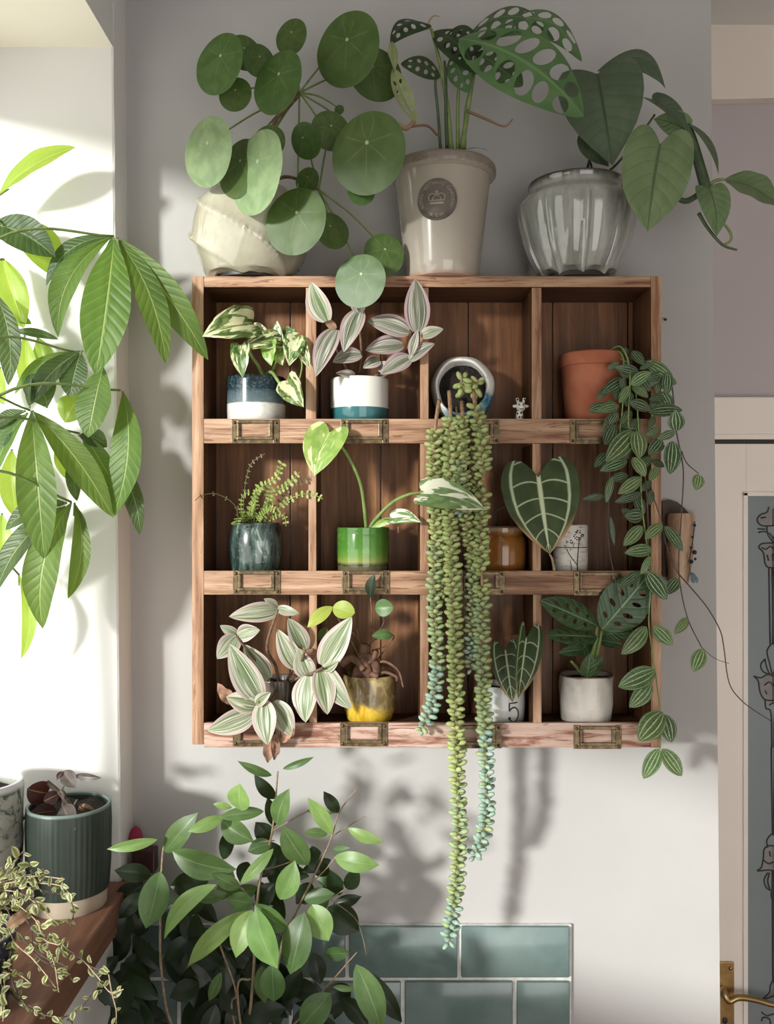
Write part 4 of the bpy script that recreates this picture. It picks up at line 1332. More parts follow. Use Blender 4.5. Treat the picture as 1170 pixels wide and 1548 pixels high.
for (pts, s0, (ya, yb), wsc) in ST:
    pts = [(a_, b_, d_ - 8 if d_ < -9 else d_) for a_, b_, d_ in pts]
    P = spline([W(*q) for q in pts], 10)
    MB().tube(P, (3.4 if len(pts) > 4 else 2.0) * S, 1.4 * S, 6).build('strand_stem', M['stem_sed'], t)
    acc = [0.0]
    for i in range(1, len(P)):
        acc.append(acc[-1] + (P[i] - P[i - 1]).length)
    Ltot = acc[-1]
    s = s0 * Ltot
    a = rs.uniform(0, 6)
    gaps = [(0.19, 0.235), (0.40, 0.43)] if len(pts) == 11 and pts[0][0] == 714 else []
    while s < Ltot:
        fr = s / Ltot
        i = min(len(P) - 2, max(0, int(np.searchsorted(acc, s)) - 1))
        tt = (s - acc[i]) / max(1e-9, acc[i + 1] - acc[i])
        q = P[i].lerp(P[i + 1], tt)
        tg = (P[i + 1] - P[i]).normalized()
        py = 774 - (q.z - Z0) / S
        b1 = Vector((0, -1, 0)) - tg * Vector((0, -1, 0)).dot(tg)
        b1.normalize()
        b2 = tg.cross(b1)
        out = b1 * math.cos(a) + b2 * math.sin(a)
        near_end = max(0.0, (s - (Ltot - 14 * S)) / (14 * S))
        dirv = (out * (1 - 0.6 * near_end) + tg * (-0.25 + 0.9 * near_end) + Vector((rs.uniform(-.2, .2), rs.uniform(-.2, .2), rs.uniform(-.2, .2)))).normalized()
        mi = 0 if py < ya else (2 if py > yb else 1)
        if 0 < mi and rs.random() < 0.15:
            mi -= 1
        ln = rs.uniform(12.0, 15.0) * wsc * (1 - 0.25 * near_end) * S
        sparse = any(g0 < fr < g1 for g0, g1 in gaps)
        if not sparse or rs.random() < 0.3:
            allv.append((q + out * 1.0 * S, dirv, ln, mi))
        a += 2.39996
        s += rs.uniform(2.0, 2.8) * S
allv.sort(key=lambda e: (e[0] + e[1] * e[2]).y)
offt = root_loc(t)
def quat(dv):
    return dv.to_track_quat('Z', 'Y')
for (q, dv, ln, mi) in allv[:300]:
    o = bpy.data.objects.new('sedum_leaf', bme[mi])
    COL.objects.link(o)
    o.parent = t
    o.location = q - offt
    o.rotation_mode = 'QUATERNION'
    o.rotation_quaternion = quat(dv)
    o.scale = (ln, ln, ln)
v, f, fm = [], [], []
for (q, dv, ln, mi) in allv[300:]:
    n0 = len(v)
    rm = quat(dv).to_matrix()
    v += [q + rm @ (b_ * ln) for b_ in bean.v]
    f += [tuple(i + n0 for i in x) for x in bean.f]
    fm += [mi] * len(bean.f)
so = mk('remaining_sedum_leaves', v, f, SM[0], t)
so.data.materials.append(SM[1])
so.data.materials.append(SM[2])
so.data.polygons.foreach_set('material_index', fm)
so['kind'] = 'stuff'

# ---- tiny spotted animal figurine
k = (F + 22) / F
fg = thing('animal_figurine', 'tiny white animal figurine with black spots beside the round pot', 'figurine', U((786.5 - 585) * k, 22, BT[0]))
M['fig_w'] = simple('white_porcelain', (0.72, 0.68, 0.60), None, 10, 0.3)
fx, fz = (786.5 - 585) * k, BT[0] + 1.2
MB().ball(U(fx - 1, 22, fz + 11), 6.0 * S, 5.5 * S, 12 * S, 12, 8).build('body', M['fig_w'], fg)
hd = MB().ball(U(fx + 0.5, 20, fz + 27), 7.6 * S, 6.5 * S, 7.6 * S, 12, 8).ball(U(fx + 0.5, 13.5, fz + 24.5), 4.2 * S, 3.2 * S, 3.4 * S, 10, 6)
ho = hd.build('head', M['fig_w'], fg)
for sx in (-1, 1):
    MB().ball(U(fx + 0.5 + sx * 9, 20, fz + 27.5), 4.0 * S, 1.6 * S, 2.4 * S, 8, 6).build('ear', M['fig_w'], ho)
    MB().tube([U(fx + 0.5 + sx * 4, 21, fz + 32), U(fx + 0.5 + sx * 5.5, 21, fz + 40)], 1.9 * S, 2.4 * S, 8).build('horn', M['fig_w'], ho)
    MB().ball(U(fx + 0.5 + sx * 3.2, 13.8, fz + 29.3), 1.3 * S, 0.8 * S, 1.3 * S).build('eye', M['black'], ho)
    MB().ball(U(fx + 0.5 + sx * 5.3, 18.8, fz + 37.5), 1.4 * S, 0.8 * S, 1.6 * S).build('horn_spot', M['black'], ho)
MB().tube(spline([U(fx - 2.2, 11.2, fz + 23.2), U(fx + 0.5, 10.4, fz + 22.4), U(fx + 3.2, 11.2, fz + 23.2)], 4), 0.6 * S, None, 5).build('mouth', M['black'], ho)
for (sx, sz) in ((-3.6, 16), (1.5, 17), (-1.2, 10.5), (3.2, 10.5), (-4, 5.5), (1, 4)):
    yy = 22 - 5.5 * math.sqrt(max(0.05, 1 - ((sx) / 6.2) ** 2 - ((sz - 11) / 12.5) ** 2))
    MB().ball(U(fx - 1 + sx, yy, fz + sz), 1.5 * S, 0.8 * S, 1.6 * S).build('spot', M['black'], fg)

# ---- terracotta pot with the striped trailer
t, cx, dy, z, k = cellpot('trailing plant with pale-striped dark leaves spilling from a terracotta pot', 895, 0, 52, 'potted_trailing_plant')
M['terra'] = simple('terracotta', (0.30, 0.095, 0.050), (0.36, 0.125, 0.070), 30, 0.8, bump=0.12, spec=0.2)
p = lathe(t, pot_profile([(40, 0), (41, 2), (48.5, 92), (51, 93), (51.5, 96), (51.5, 110), (50.5, 112)], 4, 98), M['terra'], cx, dy, z)
soil(p, 46, cx, dy, z + 99)
G1, G2, G3 = C(880, 500, 5.85), C(900, 740, 5.955), C(600, 870, 2.0526)
PL = [ # crop, base, tip, width(crop px), depth base, depth tip, mat
 (G1, (415, 195), (345, 170), 66, 20, 15, 'pell'), (G1, (440, 180), (548, 305), 92, 5, -12, 'pell'), (G1, (505, 372), (285, 325), 100, -8, -18, 'pell'), (G1, (395, 425), (170, 566), 124, 0, -18, 'pell'),
 (G1, (430, 482), (612, 366), 118, -16, -28, 'pell_l'), (G1, (440, 500), (585, 592), 92, -14, -18, 'pell_l'), (G1, (415, 488), (328, 642), 84, -18, -26, 'pell_l'), (G1, (420, 630), (608, 705), 116, -24, -30, 'pell'),
 (G1, (508, 342), (638, 284), 58, -12, -18, 'pell'), (G1, (560, 268), (808, 425), 120, -4, -16, 'pell_l'), (G1, (758, 362), (745, 572), 108, -18, -26, 'pell'), (G1, (700, 400), (600, 492), 86, -10, -12, 'pell'),
 (G1, (732, 600), (588, 612), 88, -12, -16, 'pell'), (G1, (588, 722), (888, 702), 132, -18, -24, 'pell'), (G1, (326, 660), (122, 716), 108, -20, -32, 'pell_l'), (G1, (310, 722), (240, 832), 92, -14, -20, 'pell'),
 (G1, (432, 700), (348, 822), 84, -14, -20, 'pell'), (G1, (836, 888), (824, 702), 148, -24, -34, 'pell'), (G1, (826, 892), (662, 962), 82, -28, -26, 'pell'), (G1, (684, 868), (556, 932), 78, -16, -20, 'pell'),
 (G1, (282, 832), (198, 1012), 114, -16, -24, 'pell'), (G1, (458, 888), (208, 1158), 196, -26, -42, 'pell_l'), (G1, (480, 888), (506, 1132), 160, -28, -42, 'pell_l'), (G1, (704, 958), (588, 1102), 120, -18, -24, 'pell'),
 (G1, (802, 972), (774, 1272), 166, -26, -36, 'pell'), (G1, (232, 1078), (106, 1206), 94, -14, -20, 'pell'), (G1, (402, 1150), (156, 1242), 116, -20, -26, 'pell'), (G1, (448, 1118), (558, 1292), 116, -26, -34, 'pell_l'),
 (G1, (666, 1208), (594, 1328), 80, -26, -32, 'pell_l'), (G1, (1030, 1268), (1004, 1412), 116, -20, -26, 'pell_l'), (G1, (528, 1298), (316, 1444), 120, -24, -34, 'pell_l'), (G1, (266, 1288), (214, 1524), 74, -16, -22, 'pell'),
 (G1, (532, 1438), (286, 1518), 86, -18, -24, 'pell'), (G1, (205, 1462), (0, 1492), 66, -10, -14, 'pell'),
 (G2, (432, 232), (262, 242), 134, -18, -26, 'pell'), (G2, (422, 328), (252, 508), 126, -20, -30, 'pell_l'), (G2, (602, 314), (446, 448), 114, -22, -30, 'pell_l'), (G2, (512, 536), (260, 572), 120, -22, -34, 'pell_l'),
 (G2, (624, 328), (788, 558), 106, -24, -34, 'pell'), (G2, (496, 600), (408, 764), 76, -22, -26, 'pell_l'), (G2, (412, 738), (212, 884), 98, -22, -30, 'pell'), (G2, (464, 744), (642, 994), 160, -26, -38, 'pell'),
 (G2, (752, 800), (638, 944), 116, -20, -26, 'pell'), (G2, (462, 1234), (232, 1484), 166, -24, -36, 'pell_l'), (G2, (524, 1230), (698, 1402), 136, -24, -34, 'pell_l'), (G2, (836, 1154), (708, 1302), 94, -18, -26, 'pell_l'),
 (G2, (966, 1434), (880, 1642), 136, -18, -26, 'pell_l'), (G2, (134, 238), (170, 502), 46, -16, -20, 'pell'),
 (G3, (801, 294), (686, 346), 68, -24, -34, 'pell_l'), (G3, (790, 334), (721, 409), 58, -22, -28, 'pell_l'), (G3, (826, 424), (749, 514), 78, -24, -34, 'pell_l'), (G3, (830, 430), (851, 519), 54, -22, -28, 'pell'),
 (G3, (815, 537), (764, 631), 52, -22, -30, 'pell_l'), (G3, (822, 537), (884, 623), 52, -22, -30, 'pell_l'),
]
scl = {G1: 5.85, G2: 5.955, G3: 2.0526}
rp = random.Random(4)
for i in range(34):
    x, y = rp.uniform(915, 1012), rp.uniform(548, 770)
    if y > 690:
        x = min(x, 985)
    an, l = rp.uniform(0.3, 2.9), rp.uniform(20, 32)
    dd = rp.uniform(-13, -8)
    leaf(t, (x, y, dd), (x + l * math.cos(an), y + l * math.sin(an), dd - 3), l * rp.uniform(.5, .62), M['pell'], 'pell', (rp.uniform(-.3, .3), -1, rp.uniform(-.1, .3)), 0.03, fold=0.08, nu=10, nv=6)
for (cf, b0, t0, w, d0, d1, kd) in PL:
    leaf(t, (*cf(*b0), d0), (*cf(*t0), d1), w / scl[cf], M[kd], 'pell', rh(0.25, 0.25, -0.1, 0.2), random.uniform(.03, .09), fold=random.uniform(.08, .22), nu=12)
for pts, r in (([(915, 536, 40), (938, 524, 6), (952, 560, -14), (950, 640, -20), (958, 648, -22)], 1.6), ([(905, 536, 40), (940, 535, 4), (942, 600, -16), (936, 660, -16)], 1.5),
               ([(925, 540, 40), (970, 545, 0), (1010, 560, -14), (1022, 650, -22), (1030, 690, -20), (1033, 720, -18), (1030, 780, -18), (1026, 862, -18), (1038, 930, -16), (1060, 978, -16)], 1.2),
               ([(1030, 682, -20), (1038, 700, -20), (1056, 716, -20)], 1.1), ([(920, 540, 40), (955, 560, -8), (968, 690, -16), (970, 760, -18), (983, 870, -20), (981, 945, -22), (990, 1010, -22), (998, 1078, -20), (998, 1132, -20)], 1.4),
               ([(984, 722, -18), (986, 745, -18), (1001, 792, -20), (1006, 820, -20), (1016, 850, -18), (1026, 868, -18)], 1.1), ([(958, 650, -22), (975, 720, -20), (980, 800, -20), (980, 830, -20)], 1.2),
               ([(925, 620, -16), (921, 740, -14), (920, 820, -14), (930, 875, -18), (945, 938, -28), (982, 975, -30)], 0.9),
               ([(1026, 868, -18), (1050, 895, -16), (1070, 920, -14), (1088, 952, -10), (1094, 978, -8), (1102, 1032, 0), (1120, 1058, 8), (1142, 1075, 12), (1166, 1090, 14)], 1.1),
               ([(1060, 978, -16), (1080, 995, -14), (1102, 1003, -12)], 0.6)):
    stem(t, pts, r, r * 0.7, M['stem_thin'] if r < 1.3 else M['stem_g'], 'runner', 5, 6)

# ================================================================= ROW 2
c = C(280, 640, 3.079)
# ---- wiry fern
t, cx, dy, z, k = cellpot('wiry little fern with tiny leaflets in a dark blue-green streaked pot', 387.5, 1, 56, 'potted_fern')
def streak():
    b = NB('blue_green_streaked_glaze')
    v = b.obj((1, 1, 0.22))
    n = b.noise(v, 75, 5, 0.65, 1.2)
    n2 = b.noise(b.obj(), 200, 3)
    col = b.mix(b.step(n, 0.42, 0.6), (0.014, 0.026, 0.024), (0.055, 0.085, 0.072))
    col = b.mix(b.math('MULTIPLY', b.step(n, 0.60, 0.68), 0.55), col, (0.33, 0.38, 0.35))
    col = b.mix(b.math('MULTIPLY', b.step(n2, 0.6, 0.7), 0.3), col, (0.2, 0.25, 0.24))
    return b.fin(col, 0.15, 0, 0.6, 0.4)
M['streak'] = streak()
p = lathe(t, pot_profile([(35, 0), (38, 3), (41, 22), (42.5, 40), (42, 56), (39.5, 70), (37.5, 77), (37, 79)], 3.5, 72), M['streak'], cx, dy, z)
soil(p, 34, cx, dy, z + 74)
M['fern'] = simple('fern_green', (0.16, 0.22, 0.05), (0.26, 0.32, 0.09), 90, 0.5)
M['fern_d'] = simple('withered_fern', (0.10, 0.085, 0.04), (0.16, 0.13, 0.07), 90, 0.6)
def frond(root, pts, mat, lsz, sp, name='frond'):
    P = spline([W(*q) for q in pts], 10)
    mb = MB().tube(P, 0.9 * S, 0.5 * S, 5)
    acc = 0
    for i in range(2, len(P) - 1):
        acc += (P[i] - P[i - 1]).length
        if acc < sp * S:
            continue
        acc = 0
        tg = (P[i + 1] - P[i]).normalized()
        b1 = tg.cross(Vector((0, -1, 0.2))).normalized()
        for sg_ in (-1, 1):
            dv = (b1 * sg_ + tg * 0.5 + Vector((0, random.uniform(-.5, .2), random.uniform(-.3, .3)))).normalized()
            l = lsz * random.uniform(0.7, 1.15) * S
            nn = dv.cross(tg).normalized()
            wv = nn.cross(dv)
            q0 = P[i]
            vv = [q0, q0 + dv * l * .4 + wv * l * .33, q0 + dv * l * .85 + wv * l * .25, q0 + dv * l * 1.02, q0 + dv * l * .85 - wv * l * .25, q0 + dv * l * .4 - wv * l * .33, q0 + dv * l * .5 + nn * l * .1]
            mb.add(vv, [(6, j, (j + 1) % 6) for j in range(6)])
    return mb.build(name, mat, root)
for pts, m_, ls, spc in (([(268, 460), (272, 380), (282, 270), (310, 185), (372, 140)], 'fern_d', 4, 9), ([(285, 455), (310, 380), (350, 300), (425, 250), (450, 182)], 'fern', 8, 7),
                      ([(340, 460), (375, 390), (420, 320), (480, 285), (535, 225)], 'fern', 8, 7), ([(390, 455), (430, 405), (500, 345), (580, 328), (642, 352)], 'fern', 7, 7),
                      ([(300, 460), (275, 440), (245, 440), (235, 470)], 'fern', 8, 7), ([(350, 460), (370, 420), (390, 350), (395, 290)], 'fern', 8, 7), ([(320, 460), (325, 400), (330, 340), (345, 290)], 'fern', 8, 7),
                      ([(370, 460), (420, 430), (460, 430), (470, 480)], 'fern', 6, 8), ([(250, 460), (230, 380), (150, 330), (80, 335), (44, 360)], 'fern_d', 5, 22), ([(400, 460), (440, 370), (500, 290), (575, 258)], 'fern_d', 7, 8),
                      ([(280, 460), (262, 400), (265, 340), (300, 320)], 'fern', 6, 8), ([(330, 460), (350, 430), (380, 400), (420, 400)], 'fern', 7, 6), ([(310, 460), (300, 420), (310, 380), (325, 350)], 'fern', 7, 6)):
    frond(t, [(*c(*q), 50 - 18 * i) for i, q in enumerate(pts)], M[m_], ls, spc)
# ---- marbled philodendron in the green ringed pot
t, cx, dy, z, k = cellpot('tall-stemmed lime marbled pothos cutting in a bright green ringed pot', 548.5, 1, 54, 'potted_pothos_cutting')
M['greenpot'] = band_mat('bright_green_glaze', [(0, (0.12, 0.10, 0.06)), (U_(12), (0.10, 0.085, 0.05)), (U_(15), (0.015, 0.02, 0.012)), (U_(20), (0.20, 0.22, 0.05)), (U_(28), (0.09, 0.19, 0.03)), (U_(40), (0.055, 0.155, 0.022)), (U_(75), (0.04, 0.125, 0.018))], 0.10, 0.0012, 40, ((0.18, 0.28, 0.09), 50, 0.25), 0.5)
p = lathe(t, pot_profile([(38, 0), (40, 2), (41, 14), (41.5, 30), (41.5, 62), (41, 65), (42, 67), (42, 72)], 3.5, 56), M['greenpot'], cx, dy, z)
soil(p, 37, cx, dy, z + 56)
leaf(t, (498, 654, -16), (475, 720, -36), 66, M['njoy'], 'heart', (-0.25, -1, 0.1), 0.06, 0.02, fold=0.18, lobe=0.20)
leaf(t, (640, 744, -50), (734, 771, -62), 50, M['njoy2'], 'heart', (0, -1, 0.35), 0.08, -0.03, fold=0.15, lobe=0.10)
leaf(t, (591, 783, 8), (637, 790, -18), 28, M['njoy2'], 'heart', (0, -1, 0.5), 0.10, -0.04, fold=0.15, lobe=0.08)
leaf(t, (560, 798, 30), (606, 780, 20), 10, M['njoy'], 'ell')
stem(t, [(554, 806, 54), (553, 790, 44), (546, 735, 14), (531, 698, -7), (514, 672, -14), (499, 656, -17)], 3.4, 2.0, M['stem_g'], 'petiole')
stem(t, [(556, 806, 54), (564, 790, 44), (590, 762, 10), (616, 748, -24), (640, 744, -50)], 3.6, 1.8, M['stem_g'], 'petiole')
stem(t, [(556, 806, 54), (568, 792, 44), (582, 784, 20), (592, 783, 8)], 2.4, 1.6, M['stem_g'], 'petiole')
stem(t, [(602, 796, 0), (602, 806, -4)], 1.2, 0.5, M['dead'], 'dry_tip')
# ---- amber jar with a twig
t, cx, dy, z, k = cellpot('amber brown glazed jar with a thin dark twig, behind the hanging strings', 758, 1, 54, 'amber_jar', 'jar')
def amber():
    b = NB('amber_glaze')
    v = b.obj()
    n = b.noise(b.obj((1, 1, 0.5)), 35, 4)
    z_ = b.sep(v)[2]
    col = b.mix(b.step(n, 0.35, 0.7), (0.20, 0.075, 0.014), (0.30, 0.125, 0.028))
    col = b.mix(b.step(z_, U_(64), U_(69)), col, (0.30, 0.20, 0.12))
    return b.fin(col, 0.14, 0, 0.5, 0.5)
M['amber'] = amber()
p = lathe(t, pot_profile([(33, 0), (37, 3), (39, 20), (39, 50), (37, 58), (35.5, 60), (37, 62), (37.5, 72), (35, 74)], 4, 66), M['amber'], cx, dy, z)
soil(p, 32, cx, dy, z + 67)
stem(t, [(752, 800, 54), (748, 776, 30), (760, 766, 24), (776, 759, 22)], 1.4, 2.0, M['stem_thin'], 'twig')
# ---- anthurium in the birch-print pot
t, cx, dy, z, k = cellpot('large heart-shaped white-veined anthurium leaf above a birch-print white pot', 862, 1, 46, 'potted_anthurium')
def birch():
    b = NB('birch_white_glaze')
    v = b.obj((1, 1, 3))
    n = b.noise(v, 60, 4, 0.6, 0.4)
    z_ = b.sep(b.obj())[2]
    col = b.mix(b.step(n, 0.5, 0.72), (0.62, 0.58, 0.52), (0.34, 0.30, 0.26))
    col = b.mix(b.math('MULTIPLY', b.step(n, 0.66, 0.7), 0.6), col, (0.10, 0.09, 0.08))
    ln = b.math('SUBTRACT', 1.0, b.step(b.math('ABSOLUTE', b.math('SUBTRACT', z_, U_(42))), 0.0003, 0.0009))
    col = b.mix(ln, col, (0.05, 0.04, 0.04))
    return b.fin(col, 0.35, 0, 0.4)
M['birch'] = birch()
p = lathe(t, pot_profile([(25, 0), (26.5, 1.5), (27, 20), (27, 41.5), (26.6, 42), (27, 42.5), (27, 74), (26.5, 76)], 3, 66), M['birch'], cx, dy, z)
soil(p, 24, cx, dy, z + 66)
wrb = wrapper(cx, dy, z, lambda v: 27.0)
ink = MB()
def curve_ink(pts, r):
    ink.tube(spline([wrb(u, v, 0.15) for u, v in pts], 5), r * S, r * 0.7 * S, 5)
curve_ink([(6, 2), (5.5, 18), (7, 36), (9, 58)], 1.0)
curve_ink([(6, 14), (0, 22), (-7, 32), (-11, 40)], 0.8)
curve_ink([(-3, 2), (-4, 14), (-5, 22)], 0.7)
rr = random.Random(5)
for i in range(34):
    a, q = rr.uniform(0, 6.28), rr.uniform(0.2, 1) ** 0.5
    ink.ball(wrb(8 + 9.5 * q * math.cos(a), 61 + 7.5 * q * math.sin(a), 0.1), 1.1 * S, 0.4 * S, 1.1 * S, 6, 4)
for i in range(18):
    a, q = rr.uniform(0, 6.28), rr.uniform(0.2, 1) ** 0.5
    ink.ball(wrb(-7 + 8 * q * math.cos(a), 46 + 8 * q * math.sin(a), 0.1), 1.0 * S, 0.4 * S, 1.0 * S, 6, 4)
M['ink'] = simple('blue_black_print', (0.015, 0.02, 0.03), (0.03, 0.04, 0.06), 90, 0.5)
ink.build('tree_print', M['ink'], p)
leaf(t, (814, 722, -8), (831, 838, -38), 120, M['anth'], 'heart', (0.02, -1, 0.12), 0.05, 0.015, fold=0.10, lobe=0.26, wav=0.012, nu=26, nv=20)
stem(t, [(860, 812, 46), (850, 790, 20), (830, 750, 4), (815, 722, -6)], 2.4, 1.8, M['stem_g'], 'petiole')
stem(t, [(831, 838, -37), (835, 846, -30), (838, 862, -10)], 1.2, 2.2, M['stem_pale'], 'dry_tip')

# ================================================================= ROW 3
c = C(280, 870, 3.079)
t, cx, dy, z, k = cellpot('white-striped tradescantia overflowing a dark ribbed cup', 420, 2, 54, 'potted_striped_tradescantia')
M['cup'] = simple('dark_ribbed_glaze', (0.055, 0.040, 0.032), (0.10, 0.075, 0.06), 50, 0.3, coat=0.3)
p = lathe(t, pot_profile([(26, 0), (27, 2), (31, 40), (34, 64), (34, 66)], 3, 56), M['cup'], cx, dy, z, 120, lambda r, z_, a: (r + (0.9 * math.sin(26 * a) if 2 < z_ < 62 and r > 24 else 0), z_))
soil(p, 29, cx, dy, z + 57)
TW_ = (((430, 162), (203, 192), 104, 20, -6, 'trad_w'), ((430, 152), (532, 178), 50, 16, 4, 'trad_w'), ((428, 145), (365, 108), 40, 20, 10, 'trad_w'), ((242, 285), (148, 388), 104, 8, -10, 'trad_w'),
       ((244, 282), (348, 254), 84, 8, -4, 'trad_w'), ((240, 272), (162, 232), 50, 14, 4, 'trad_w'), ((348, 582), (206, 318), 140, -20, -34, 'trad_w'), ((388, 482), (272, 320), 104, 0, -12, 'trad_w'),
       ((215, 590), (150, 500), 70, -8, -18, 'dead'), ((336, 606), (190, 565), 112, -22, -34, 'trad_w'), ((322, 640), (102, 722), 118, -24, -40, 'trad_w'), ((368, 585), (382, 788), 126, -28, -44, 'trad_w'),
       ((408, 590), (502, 752), 112, -18, -30, 'trad_w'), ((330, 600), (398, 545), 58, -30, -40, 'trad_w'), ((522, 432), (428, 248), 106, 4, -12, 'trad_w'), ((558, 348), (478, 198), 94, -3, -12, 'trad_w'),
       ((578, 472), (528, 338), 104, 0, -14, 'trad_w'), ((572, 470), (560, 684), 130, -8, -22, 'trad_w'), ((626, 440), (662, 648), 112, -18, -34, 'trad_w'), ((648, 428), (774, 622), 112, -16, -32, 'trad_w'),
       ((640, 420), (776, 192), 132, -14, -30, 'trad_w'), ((640, 440), (714, 398), 50, -22, -32, 'trad_w'), ((600, 380), (545, 335), 62, -6, -14, 'dead'), ((400, 745), (385, 872), 60, -20, -14, 'dead'), ((420, 740), (412, 860), 50, -24, -18, 'dead'), ((500, 700), (455, 780), 50, -26, -28, 'dead'))
for (b0, t0, w, d0, d1, kd) in TW_:
    dd = kd == 'dead'
    leaf(t, (*c(*b0), d0), (*c(*t0), d1), w / 3.079, M[kd], 'trad', rh(0.25, 0.25, -0.1, 0.25), 0.07, random.uniform(-.04, .04), fold=0.5 if dd else 0.2, wav=0.10 if dd else 0.0, twist=0.8 if dd else 0)
for pts in ([(440, 520), (420, 420), (380, 330), (430, 160)], [(430, 520), (380, 470), (330, 400), (242, 285)], [(440, 520), (420, 540), (390, 580), (345, 590)], [(460, 520), (520, 480), (580, 460), (640, 430)], [(460, 520), (500, 440), (540, 400), (556, 350)]):
    stem(t, [(*c(*q), 46 - 27 * i) for i, q in enumerate(pts)], 2.8, 2.0, M['stem_b'])
stem(t, [(*c(400, 620), -26), (*c(410, 700), -22), (*c(405, 750), -22)], 2.8, 2.0, M['stem_b'])
# ---- caudex plant in yellow pot
t, cx, dy, z, k = cellpot('small vine climbing from gnarled brown roots in a mottled yellow pot', 558.5, 2, 56, 'potted_caudex_vine')
def ypot():
    b = NB('mottled_yellow_glaze')
    v = b.obj((1, 1, 0.5))
    n = b.noise(v, 70, 5, 0.7, 0.8)
    n2 = b.noise(b.obj(), 25, 3)
    z_ = b.math('ADD', b.sep(b.obj())[2], b.math('MULTIPLY_ADD', n2, 0.05, -0.025))
    col = b.mix(b.step(n, 0.4, 0.62), (0.16, 0.10, 0.045), (0.36, 0.28, 0.12))
    y = b.mix(b.step(n, 0.35, 0.6), (0.46, 0.28, 0.02), (0.62, 0.42, 0.05))
    col = b.mix(b.step(z_, U_(18), U_(34)), y, col)
    return b.fin(col, 0.2, 0, 0.5, 0.4)
M['ypot'] = ypot()
p = lathe(t, pot_profile([(33, 0), (36, 4), (40, 18), (42, 36), (42.5, 56), (42.5, 68), (41.5, 72)], 3.5, 62), M['ypot'], cx, dy, z)
soil(p, 38, cx, dy, z + 63)
M['root'] = simple('gnarled_root', (0.075, 0.035, 0.022), (0.15, 0.075, 0.045), 110, 0.8, bump=0.7)
for pts, r0, r1 in (([(850, 500), (845, 440), (830, 380), (835, 320)], 11, 6), ([(800, 480), (820, 420), (870, 390), (890, 350)], 8, 4), ([(870, 490), (890, 430), (860, 380), (820, 370)], 8, 5), ([(730, 410), (770, 385), (800, 400), (830, 440)], 7, 5),
                    ([(850, 440), (920, 400), (990, 440), (1015, 520)], 3, 1.4), ([(880, 470), (930, 450), (980, 470), (985, 490)], 3, 2), ([(790, 490), (800, 440), (830, 420)], 6, 6), ([(830, 330), (800, 290), (780, 265)], 1.6, 0.8),
                    ([(870, 350), (930, 330), (970, 290), (960, 270)], 1.3, 0.8), ([(890, 400), (925, 350), (945, 320)], 1.2, 0.7), ([(820, 330), (805, 280), (800, 250)], 1.0, 0.6), ([(850, 330), (880, 300), (905, 290)], 1.2, 0.7), ([(780, 470), (850, 455), (900, 470)], 6, 5)):
    stem(t, [(*c(*q), 30 - 6 * i) for i, q in enumerate(pts)], r0, r1, M['root'], 'root', 7)
stem(t, [(*c(858, 380), 26), (*c(865, 260), 16), (*c(868, 170), 4), (*c(862, 95), -8)], 1.6, 1.2, M['stem_b'])
stem(t, [(*c(868, 300), 18), (*c(920, 230), 16), (*c(925, 190), 12)], 0.9, 0.7, M['stem_b'])
stem(t, [(*c(820, 400), 26), (*c(760, 280), 10), (*c(700, 180), 0), (*c(686, 148), -4)], 1.2, 0.8, M['stem_b'])
leaf(t, (*c(860, 102), -8), (*c(882, -8), -16), 20, M['ficus_d'], 'ell', (-0.6, -1, 0.1), 0.06, fold=0.3)
leaf(t, (*c(882, 152), 6), (*c(968, 148), -4), 27, M['ficus'], 'blunt', (0, -1, 0.1), 0.05)
leaf(t, (*c(968, 278), 12), (*c(868, 282), 0), 18, M['ficus'], 'ficus', (0, -1, 0.5), 0.12, fold=0.1)
leaf(t, (*c(686, 145), -4), (*c(568, 242), -12), 22, M['lime'], 'ficus', (-.2, -1, 0.4), 0.08)
leaf(t, (*c(686, 148), -4), (*c(790, 175), -14), 28, M['lime'], 'blunt', (-.2, -1, 0.3), 0.08)
leaf(t, (*c(660, 240), 22), (*c(620, 305), 16), 14, M['ficus'], 'ficus')
# ---- small anthurium in the number mug
t, cx, dy, z, k = cellpot('two curled white-veined anthurium leaves in a white mug printed with a 5', 757, 2, 52, 'potted_mug_anthurium')
M['mug'] = band_mat('white_mug_glaze', [(0, (0.62, 0.64, 0.62)), (U_(50), (0.64, 0.66, 0.64))], 0.15)
p = lathe(t, pot_profile([(35, 0), (37, 2), (37.8, 30), (38, 54), (37.5, 57)], 3, 48), M['mug'], cx, dy, z)
soil(p, 34, cx, dy, z + 48)
wm = wrapper(cx, dy, z, lambda v: 37.9)
num = MB()
num.tube(spline([wm(9, 34, .2), wm(8.5, 28, .2), wm(8.6, 22, .2)], 4), 1.0 * S, None, 5)
num.tube(spline([wm(8.6, 22, .2), wm(12, 26, .2), wm(18, 27, .2), wm(23.5, 22, .2), wm(24.5, 14, .2), wm(20, 6.5, .2), wm(13, 6, .2), wm(8.5, 10, .2)], 6), 1.2 * S, None, 5)
num.tube([wm(9, 34, .2), wm(22, 34.5, .2)], 1.1 * S, None, 5)
num.ball(wm(8.8, 11, 0.1), 2.2 * S, 1.0 * S, 2.2 * S)
num.build('number_print', M['ink'], p)
leaf(t, (764, 984, -2), (775, 1062, -16), 48, M['anth'], 'heart', (-0.2, -1, 0.2), 0.06, fold=0.18, lobe=0.2, nu=20, nv=16)
leaf(t, (795, 966, -24), (783, 1056, -36), 60, M['anth'], 'heart', (0.75, -1, 0.05), 0.06, 0.06, fold=0.35, lobe=0.26, nu=20, nv=16)
leaf(t, (795, 980, 22), (762, 964, 12), 32, M['dead'], 'heart', (-0.2, -1, 0.4), 0.06, fold=0.1)
